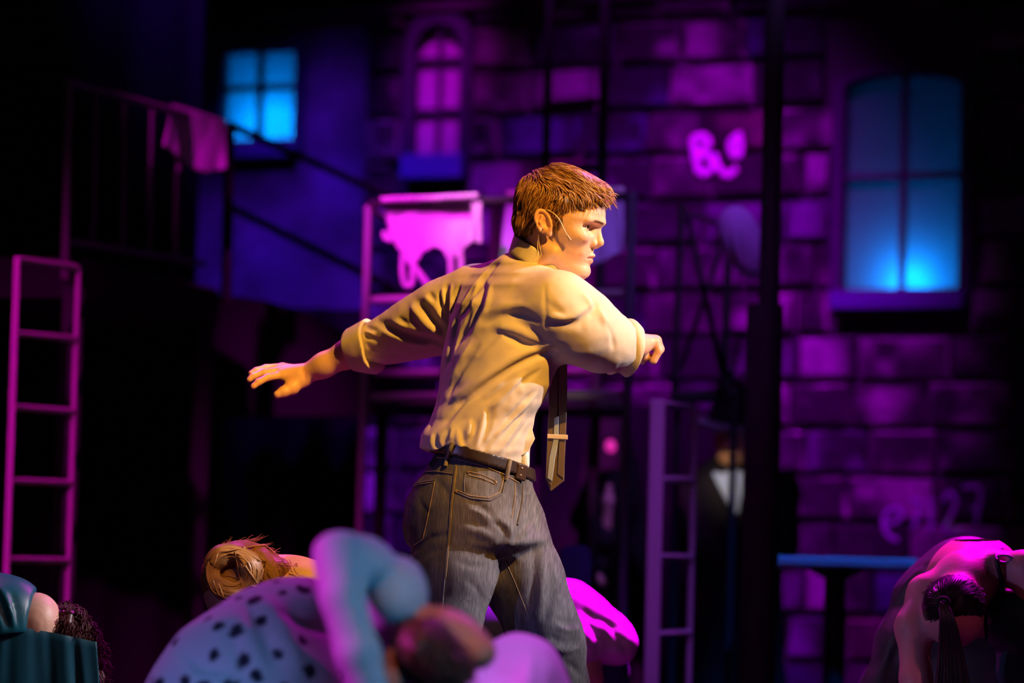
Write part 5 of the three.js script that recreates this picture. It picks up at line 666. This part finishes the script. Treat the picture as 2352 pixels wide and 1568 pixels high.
{ // teal dancer, doubled over, dark brown hair at right
  const q = performer('person', 'blurred dancer doubled over in pale teal top, arm hanging, dark brown hair', frame(6.75), 880, 1568), T = new Field();
  T.chain(q.p([[768, 1272, 0.05], [786, 1370, 0.09], [822, 1500, 0.11], [866, 1640, 0.11]]), q.r([50, 50, 50, 44]), 0.012).ell(q.f.a(840, 1290, -0.02), [q.f.m(75), q.f.m(60), 0.09], 0.05, 0, [[0.88, -0.47, 0], [0.47, 0.88, 0], [0, 0, 1]]).ell(q.f.a(905, 1368, -0.05), [q.f.m(80), q.f.m(94), 0.1], 0.012);
  const G = new Field().ell(q.f.a(990, 1462, 0.0), [q.f.m(60), q.f.m(55), 0.07], 0.02).ell(q.f.a(1055, 1462, 0.0), [q.f.m(62), q.f.m(50), 0.06], 0.03, 0, [[0.8, -0.6, 0], [0.6, 0.8, 0], [0, 0, 1]]).cap(q.f.a(950, 1430, -0.02), q.f.a(1000, 1440, 0), q.f.m(42), q.f.m(40), 0.03).ell(q.f.a(1010, 1425, 0.05), [q.f.m(24), q.f.m(16), 0.02], 0.01).ell(q.f.a(1100, 1500, 0.02), [q.f.m(40), q.f.m(36), 0.05], 0.03).chain(q.p([[900, 1400, -0.07], [930, 1520, -0.12], [930, 1700, -0.15]]), q.r([50, 70, 85]), 0.03).chain(q.p([[868, 1640, 0.07], [880, 1760, 0.07]]), q.r([34, 28]), 0.02).chain(q.p([[900, 1505, 0.1], [902, 1560, 0.1], [906, 1640, 0.08]]), q.r([18, 20, 24]), 0.01);
  const fy = legsTo(q, G, 930, 1800, 70, 0.08, -0.15); q.add('body', net(G, ...box3(q, 740, 1330, 1190, fy + 5, -0.32, 0.18), 0.007, { color: limbSkin([0.5, 0.2, 0.13]) }), skinMat);
  const DK = new Field().chain(q.p([[870, 1380, -0.06], [915, 1520, -0.1], [930, 1700, -0.15], [930, 1900, -0.15]]), q.r([75, 100, 118, 110]), 0.05); q.add('skirt', net(DK, ...box3(q, 700, 1280, 1130, 2010, -0.36, 0.1), 0.01), mat([0.008, 0.03, 0.04], 0.85));
  q.add('top', net((x, y, z) => T.at(x, y, z) + 0.003 * noise3(x * 30, y * 30, z * 30), ...box3(q, 690, 1195, 1010, 1680, -0.16, 0.17), 0.006), mat([0.3, 0.46, 0.54], 0.7));
  const H = new Field().ell(q.f.a(968, 1482, 0.06), [q.f.m(74), q.f.m(74), 0.09], 0.02).ell(q.f.a(1035, 1535, 0.04), [q.f.m(60), q.f.m(50), 0.08], 0.04), hm = mat([0.06, 0.022, 0.012], 0.45), h = q.add('hair', net((x, y, z) => H.at(x, y, z) + 0.006 * noise3(x * 80, y * 40, z * 60), ...box3(q, 870, 1410, 1120, 1610, -0.09, 0.16), 0.006), hm), l = [];
  for (let i = 0; i < 160; i++) { const s0 = q.f.a(rr(905, 1060), rr(1440, 1560), 0.14); let z = 0.15; for (let n = 0; n < 40; n++) { const d = H.at(s0[0], s0[1], z); if (d < 0.001) break; z -= d * 0.8; } if (z > 0) l.push({ pts: [0, 1, 2, 3, 4].map((j) => [s0[0] + 0.008 * j + rr(-0.002, 0.002), s0[1] - 0.006 * j, z + 0.002]), r: 0.002 }); } fluff(locks(l), q.f, q.b, hm, h);
  const C = new Field().ell(q.f.a(950, 1650, 0.04), [q.f.m(110), q.f.m(82), 0.11], 0.02); q.add('collar', net(C, ...box3(q, 800, 1520, 1100, 1720, -0.1, 0.2), 0.008), satin([0.004, 0.05, 0.035]));
}
{ // lavender shirt, bent low
  const q = performer('person', 'blurred dancer bent low at bottom centre, only the lavender shirt back showing', frame(7.25), 1180, 1568), S = new Field();
  S.chain(q.p([[1185, 1560, 0], [1190, 1660, 0], [1220, 1780, 0]]), q.r([100, 130, 130]), 0.05).ell(q.f.a(1215, 1560, 0.02), [q.f.m(62), q.f.m(80), 0.1], 0.05).ell(q.f.a(1110, 1590, 0.02), [q.f.m(70), q.f.m(80), 0.09], 0.05); const plain = (x, y, z) => S.at(x, y, z); for (const l of [[[1200, 1480], [1190, 1520], [1170, 1568]], [[1230, 1490], [1240, 1530], [1235, 1568]], [[1150, 1490], [1130, 1530], [1110, 1568]], [[1100, 1520], [1130, 1545], [1170, 1560]]]) { const p = l.map(([x, y]) => q.f.onto(plain, x, y)).filter(Boolean); if (p.length > 1) S.fold(p, 0.014, 0.009); }
  const B = new Field().chain(q.p([[1180, 1580, 0], [1210, 1700, 0], [1230, 1800, 0]]), q.r([70, 90, 100]), 0.04).ell(q.f.a(1090, 1720, 0.05), [0.08, 0.09, 0.1], 0.03); const fy = legsTo(q, B, 1240, 1850, 60, 0.08, 0); q.add('body', net(B, ...box3(q, 980, 1480, 1390, fy + 5, -0.2, 0.2), 0.012, { color: limbSkin([0.7, 0.42, 0.32]) }), skinMat);
  q.add('shirt', net((x, y, z) => S.at(x, y, z) + 0.004 * noise3(x * 25, y * 25, z * 25), ...box3(q, 980, 1440, 1380, 1940, -0.18, 0.2), 0.007), mat([0.7, 0.58, 0.82], 0.85));
}
{ // white shirt lit magenta, behind the man's legs
  const q = performer('person', 'person in white shirt lit magenta stooping behind the legs of the man', frame(10.25), 1330, 1500), S = new Field();
  S.chain(q.p([[1200, 1460, -0.02], [1250, 1442, 0], [1300, 1432, 0], [1380, 1462, 0.02]]), q.r([72, 84, 90, 68]), 0.05).ell(q.f.a(1418, 1482, 0.03), [q.f.m(46), q.f.m(42), 0.07], 0.04).chain(q.p([[1300, 1450, 0], [1340, 1480, 0.09]]), q.r([80, 50]), 0.03);
  const plain = (x, y, z) => S.at(x, y, z); for (const [w, a, ...l] of [[8, 14, [1352, 1428], [1376, 1470], [1372, 1510]], [9, 12, [1392, 1430], [1420, 1470], [1446, 1500]], [9, -10, [1370, 1420], [1404, 1460], [1424, 1510]], [8, 10, [1340, 1400], [1370, 1420], [1420, 1440]], [9, 10, [1385, 1500], [1410, 1512], [1440, 1514]]]) { const p = l.map(([x, y]) => q.f.onto(plain, x, y)).filter(Boolean); if (p.length > 1) S.fold(p, w / 900, a / 900); }
  const B = new Field().chain(q.p([[1160, 1480, -0.02], [1250, 1455, 0], [1340, 1460, 0]]), q.r([50, 60, 50]), 0.04).chain(q.p([[1346, 1470, 0.06], [1350, 1560, 0.1], [1362, 1700, 0.1]]), [0.042, 0.034, 0.026], 0.02).cap(q.f.a(1362, 1700, 0.1), q.f.a(1366, 1760, 0.1), 0.028, 0.02, 0.02).ell(q.f.a(1240, 1560, 0.08), [0.075, 0.1, 0.09], 0.02); const fy = legsTo(q, B, 1150, 1640, 55, 0.08, -0.1); B.cap(q.f.a(1160, 1490, -0.04), q.f.a(1150, 1640, -0.1), 0.075, 0.1, 0.04);
  q.add('body', net(B, ...box3(q, 1040, 1380, 1420, fy + 5, -0.3, 0.22), 0.01, { color: limbSkin([0.72, 0.42, 0.34]) }), skinMat);
  q.add('shirt', net((x, y, z) => S.at(x, y, z) + 0.004 * noise3(x * 26, y * 26, z * 26), ...box3(q, 1020, 1320, 1490, 1580, -0.16, 0.2), 0.0055), mat([0.8, 0.76, 0.82], 0.85));
  const J = new Field().chain(q.p([[1150, 1465, -0.03], [1150, 1640, -0.1]]), [0.088, 0.112], 0.04).ell(q.f.a(1395, 1545, -0.02), [q.f.m(52), q.f.m(62), 0.09], 0.03); legsTo(q, J, 1150, 1640, 55, 0.095, -0.1); q.add('trousers', net(J, ...box3(q, 1020, 1360, 1480, fy - 30, -0.3, 0.12), 0.01), mat([0.03, 0.03, 0.16], 0.85));
}
{ // right: ponytail, bent towards us
  const q = performer('person', 'woman with dark ponytail and dark green dress bent forward at bottom right', frame(9.2), 2200, 1500), B = new Field();
  B.ell(q.f.a(2192, 1410, 0.1), [0.066, 0.075, 0.085], 0.02).cap(q.f.a(2200, 1370, 0.05), q.f.a(2215, 1335, -0.02), 0.05, 0.06, 0.03).chain(q.p([[2215, 1340, -0.02], [2240, 1345, -0.2], [2250, 1370, -0.4]]), [0.06, 0.105, 0.12], 0.05).chain(q.p([[2210, 1338, -0.02], [2130, 1365, 0.0], [2098, 1440, 0.05], [2104, 1560, 0.1], [2120, 1690, 0.16]]), [0.045, 0.042, 0.038, 0.033, 0.025], 0.025).chain(q.p([[2215, 1335, -0.02], [2280, 1302, -0.03], [2360, 1310, 0.0], [2400, 1440, 0.03], [2390, 1620, 0.1]]), [0.042, 0.036, 0.042, 0.036, 0.03], 0.025);
  for (const [x, z] of [[2121, 0.165], [2388, 0.1]]) { const y = x < 2200 ? 1690 : 1620; for (let i = 0; i < 4; i++) B.chain(q.p([[x - 12 + i * 8, y + 50, z], [x - 16 + i * 10, y + 90, z + 0.01], [x - 15 + i * 10, y + 120, z]]), [0.009, 0.008, 0.0065], 0.006); B.cap(q.f.a(x, y, z), q.f.a(x, y + 50, z), 0.024, 0.03, 0.02).cap(q.f.a(x + 18, y + 20, z + 0.02), q.f.a(x + 32, y + 70, z + 0.02), 0.012, 0.009, 0.01); }
  const fy = legsTo(q, B, 2250, 1560, 50, 0.085, -0.42); B.cap(q.f.a(2250, 1400, -0.4), q.f.a(2250, 1560, -0.42), 0.12, 0.11, 0.04);
  q.add('body', net(B, ...box3(q, 2020, 1250, 2460, fy + 5, -0.58, 0.2), 0.0075, { color: limbSkin([0.66, 0.3, 0.26]) }), skinMat);
  const D = new Field().chain(q.p([[2245, 1372, -0.26], [2225, 1372, -0.36], [2180, 1400, -0.42]]), [0.1, 0.128, 0.12], 0.06).chain(q.p([[2130, 1400, -0.38], [2080, 1480, -0.34], [2030, 1600, -0.32], [2020, 1760, -0.3]]), [0.085, 0.06, 0.055, 0.06], 0.05).chain(q.p([[2225, 1450, -0.4], [2230, 1650, -0.42], [2230, 1950, -0.42]]), [0.14, 0.19, 0.27], 0.06).cap(q.f.a(2330, 1385, -0.3), q.f.a(2420, 1420, -0.3), 0.1, 0.09, 0.06), plain = (x, y, z) => D.at(x, y, z);
  for (const [w, a, ...l] of [[7, 14, [2110, 1302], [2150, 1295], [2200, 1290]], [9, 14, [2060, 1395], [2110, 1340], [2150, 1312]], [9, -10, [2052, 1385], [2090, 1330], [2130, 1292]], [9, 12, [2090, 1420], [2060, 1490], [2040, 1568]], [9, -9, [2070, 1430], [2040, 1500], [2014, 1568]]]) { const p = l.map(([x, y]) => q.f.onto(plain, x, y)).filter(Boolean); if (p.length > 1) D.fold(p, w / 1025, a / 1025); }
  q.add('dress', net((x, y, z) => D.at(x, y, z) + 0.005 * noise3(x * 20, y * 20, z * 20), ...box3(q, 1920, 1230, 2560, fy - 40, -0.75, -0.06), 0.0085), satin([0.05, 0.065, 0.05], 0.45));
  q.add('strap', tubeAlong(q.p([[2306, 1400, -0.1], [2300, 1330, 0.02], [2290, 1290, 0.03], [2288, 1270, -0.03], [2300, 1262, -0.12]]).map((p) => V(...p)), 0.006, 30, 8).scale(1, 1, 1), mat([0.01, 0.02, 0.018], 0.5)); q.add('bow', new THREE.TorusGeometry(0.012, 0.004, 8, 16).scale(1.4, 0.7, 1).translate(...q.f.a(2306, 1283, 0.02)), mat([0.3, 0.2, 0.3], 0.5));
  const K = new Field().chain(q.p([[2300, 1395, -0.05], [2330, 1430, -0.02], [2380, 1460, 0]]), [0.03, 0.07, 0.1], 0.04).cap(q.f.a(2330, 1540, 0.02), q.f.a(2420, 1500, 0.02), 0.045, 0.09, 0.04); q.add('bodice', net((x, y, z) => K.at(x, y, z) + 0.006 * noise3(x * 24, y * 24, z * 24), ...box3(q, 2260, 1330, 2520, 1640, -0.16, 0.16), 0.007), satin([0.006, 0.06, 0.05]));
  const H = new Field().ell(q.f.a(2190, 1392, 0.1), [q.f.m(72), q.f.m(72), 0.085], 0.02).ell(q.f.a(2168, 1388, 0.185), [0.016, 0.014, 0.02], 0.015), hm = mat([0.012, 0.009, 0.01], 0.32), knot = q.f.a(2166, 1384, 0.2), h = q.add('hair', net((x, y, z) => H.at(x, y, z) + 0.0018 * noise3(Math.atan2(x - knot[0], y - knot[1]) * 40, 3, 0), ...box3(q, 2100, 1305, 2280, 1480, -0.02, 0.24), 0.004), hm), l = [], t = [];
  for (let i = 0; i < 520; i++) { const a = rr(0, 6.283), e = rr(0.3, 1.25), dir = [Math.cos(a) * Math.sin(e), Math.sin(a) * Math.sin(e), Math.cos(e)], c0 = q.f.a(2190, 1392, 0.1), R = [q.f.m(72), q.f.m(72), 0.085], pl = []; for (let j = 0; j < 6; j++) { const d = v3.unit(v3.mix(dir, v3.unit([(knot[0] - c0[0]) / R[0], (knot[1] - c0[1]) / R[1], 1.1]), j / 7)); pl.push([c0[0] + d[0] * (R[0] + 0.0012), c0[1] + d[1] * (R[1] + 0.0012), c0[2] + d[2] * (R[2] + 0.0012)]); } l.push({ pts: pl, r: rr(0.0008, 0.0016) }); }
  for (let i = 0; i < 90; i++) { const a = rr(0.3, 2.9), c0 = q.f.a(2190, 1392, 0.1), R = q.f.m(72), s0 = [c0[0] + R * Math.cos(a), c0[1] + R * Math.sin(a), c0[2] + rr(-0.03, 0.04)], o = [Math.cos(a + rr(-0.7, 0.7)), Math.sin(a + rr(-0.7, 0.7)), rr(-0.3, 0.3)]; l.push({ pts: [0, 1, 2, 3].map((j) => v3.add(v3.add(s0, o, j * rr(0.001, 0.0032)), [0, -0.0008 * j * j, 0])), r: 0.0006 }); }
  for (let i = 0; i < 520; i++) { const u = rr(-1, 1), w = rr(-1, 1), pl = [], len = rr(0.7, 1); for (let j = 0; j <= 9; j++) { const s = j / 9 * len, spread = lerp(0.009, 0.044, Math.min(1, s * 1.5)) * (1 - 0.4 * Math.max(0, s - 0.7)); pl.push([knot[0] + 0.02 * Math.sin(Math.min(s * 2, 1) * 1.5) + u * spread, knot[1] + 0.008 * Math.sin(s * 9) * (s < 0.2 ? 1 : 0) - s * 0.34, knot[2] + 0.02 * Math.sin(Math.min(1, s * 4) * 3.14) + w * spread * 0.6]); } t.push({ pts: pl, r: rr(0.0012, 0.0026) }); }
  fluff(locks(l), q.f, q.b, hm, h); part('ponytail', q.f.place(locks(t), q.b), mat([0.03, 0.022, 0.02], 0.35), h).userData.kind = 'stuff'; part('hair_tie', q.f.place(new THREE.TorusGeometry(0.012, 0.005, 8, 16).rotateX(0.4).translate(...knot), q.b), M.black, h);
}
{ // man in a hat in the dark, half behind the column
  const q = performer('person', 'man in dark suit, white shirt and brimmed hat seated beside the black column', frame(12.75), 1690, 1200), B = new Field(), c = q.f.a(1688, 1010, 0);
  B.ell(c, [0.066, 0.085, 0.085], 0.01).ell(v3.add(c, [-0.012, -0.05, 0.03]), [0.04, 0.032, 0.05], 0.02).cap(v3.add(c, [-0.02, 0.0, 0.085]), v3.add(c, [-0.028, -0.02, 0.1]), 0.008, 0.012, 0.01).cap(v3.add(c, [-0.035, -0.055, 0.07]), v3.add(c, [0, -0.055, 0.075]), 0.006, 0.006, 0.005).cap(v3.add(c, [0, -0.06, -0.01]), v3.add(c, [0.01, -0.13, -0.02]), 0.045, 0.05, 0.02).chain(q.p([[1692, 1120, -0.03], [1696, 1250, -0.03]]), [0.1, 0.1], 0.03); const fy = legsTo(q, B, 1696, 1260, 60, 0.07, 0.05);
  q.add('body', net(B, ...box3(q, 1560, 930, 1830, fy + 5, -0.2, 0.2), 0.008, { color: limbSkin([0.72, 0.4, 0.2]) }), skinMat);
  const J = new Field().chain(q.p([[1692, 1125, -0.03], [1696, 1260, -0.03]]), [0.125, 0.13], 0.03).chain(q.p([[1692, 1100, -0.04], [1600, 1130, 0.0], [1590, 1250, 0.08]]), [0.075, 0.06, 0.05], 0.03).chain(q.p([[1692, 1100, -0.04], [1790, 1130, 0.0], [1800, 1250, 0.08]]), [0.075, 0.06, 0.05], 0.03); legsTo(q, J, 1696, 1270, 60, 0.085, 0.05);
  const V1 = poly2([[1638, 1085], [1662, 1088], [1690, 1080], [1712, 1088], [1696, 1180], [1683, 1180]].map(([x, y]) => q.f.a(x, y, 0.09))), suit = mat([0.008, 0.007, 0.009], 0.9); q.add('suit', net((x, y, z) => z > 0.02 ? -sm(-J.at(x, y, z), V1(x, y), 0.004) : J.at(x, y, z), ...box3(q, 1520, 1030, 1870, fy - 20, -0.25, 0.22), 0.008), suit);
  const S = new Field().chain(q.p([[1690, 1120, -0.03], [1692, 1240, -0.03]]), [0.118, 0.12], 0.03); q.add('shirt', net((x, y, z) => Math.max(S.at(x, y, z), V1(x, y) - 0.012), ...box3(q, 1600, 1050, 1760, 1230, -0.02, 0.14), 0.006), mat([0.42, 0.58, 0.85], 0.8));
  const hatAt = (g) => g.rotateZ(-0.1).rotateX(0.12).translate(c[0], c[1] + 0.045, c[2] - 0.01), lathe = (l) => new THREE.LatheGeometry(l.map(([r, y]) => new THREE.Vector2(r, y)), 40);
  const hat = q.add('hat', hatAt(lathe([[0.001, 0.13], [0.07, 0.12], [0.086, 0.02], [0.09, 0.004], [0.001, 0.004]])), mat([0.01, 0.009, 0.012], 0.8)); q.add('brim', hatAt(lathe([[0.085, -0.002], [0.122, -0.006], [0.124, 0.008], [0.085, 0.012], [0.085, -0.002]])), mat([0.3, 0.27, 0.32], 0.7), hat);
  const st = thing('stool', 'black stool under the man in the hat', 'stool', V(q.b.x, 0, q.b.z - 0.3)), sy = q.f.world(q.f.a(1696, 1275, 0)).y - 0.1; part('seat', new THREE.CylinderGeometry(0.16, 0.16, 0.03, 24).translate(0, sy, 0), M.black, st); for (let i = 0; i < 4; i++) { const a = i * 1.571 + 0.78; part('leg', rod(V(Math.cos(a) * 0.15, 0, Math.sin(a) * 0.15), V(Math.cos(a) * 0.1, sy, Math.sin(a) * 0.1), 0.012), M.black, st); }
}
{ // somebody in black behind the ladder
  const q = performer('person', 'person in black hooded clothes standing in the dark, forearm raised, beside the ladder', frame(12.9), 1400, 1200), B = new Field();
  B.ell(q.f.a(1402, 1020, 0.0), [0.05, 0.06, 0.06], 0.01).ell(q.f.a(1412, 1035, 0.045), [0.012, 0.014, 0.016], 0.01).chain(q.p([[1404, 1075, -0.02], [1404, 1250, -0.03]]), [0.06, 0.09], 0.03).chain(q.p([[1392, 1225, 0.1], [1397, 1150, 0.12], [1400, 1118, 0.12]]), [0.018, 0.015, 0.011], 0.02).cap(q.f.a(1372, 1325, 0.12), q.f.a(1386, 1338, 0.12), 0.016, 0.012, 0.01); const fy = legsTo(q, B, 1404, 1330, 45, 0.06, -0.03);
  q.add('body', net(B, ...box3(q, 1330, 960, 1480, fy + 5, -0.17, 0.17), 0.007, { color: limbSkin([0.7, 0.44, 0.34]) }), skinMat);
  const J = new Field().ell(q.f.a(1398, 1015, -0.012), [0.075, 0.082, 0.08], 0.01).chain(q.p([[1404, 1080, -0.02], [1404, 1330, -0.03]]), [0.09, 0.12], 0.04).chain(q.p([[1404, 1090, -0.02], [1350, 1190, 0.05], [1390, 1240, 0.11]]), [0.07, 0.05, 0.035], 0.03).chain(q.p([[1404, 1260, -0.02], [1370, 1300, 0.1]]), [0.06, 0.035], 0.03).ell(q.f.a(1402, 1024, 0.08), [0.019, 0.024, 0.05], 0.01, 2); legsTo(q, J, 1404, 1330, 45, 0.08, -0.03);
  q.add('hooded_coat', net(J, ...box3(q, 1300, 930, 1510, fy - 20, -0.22, 0.22), 0.007), mat([0.008, 0.007, 0.009], 0.95));
}

renderer.render(scene, camera);
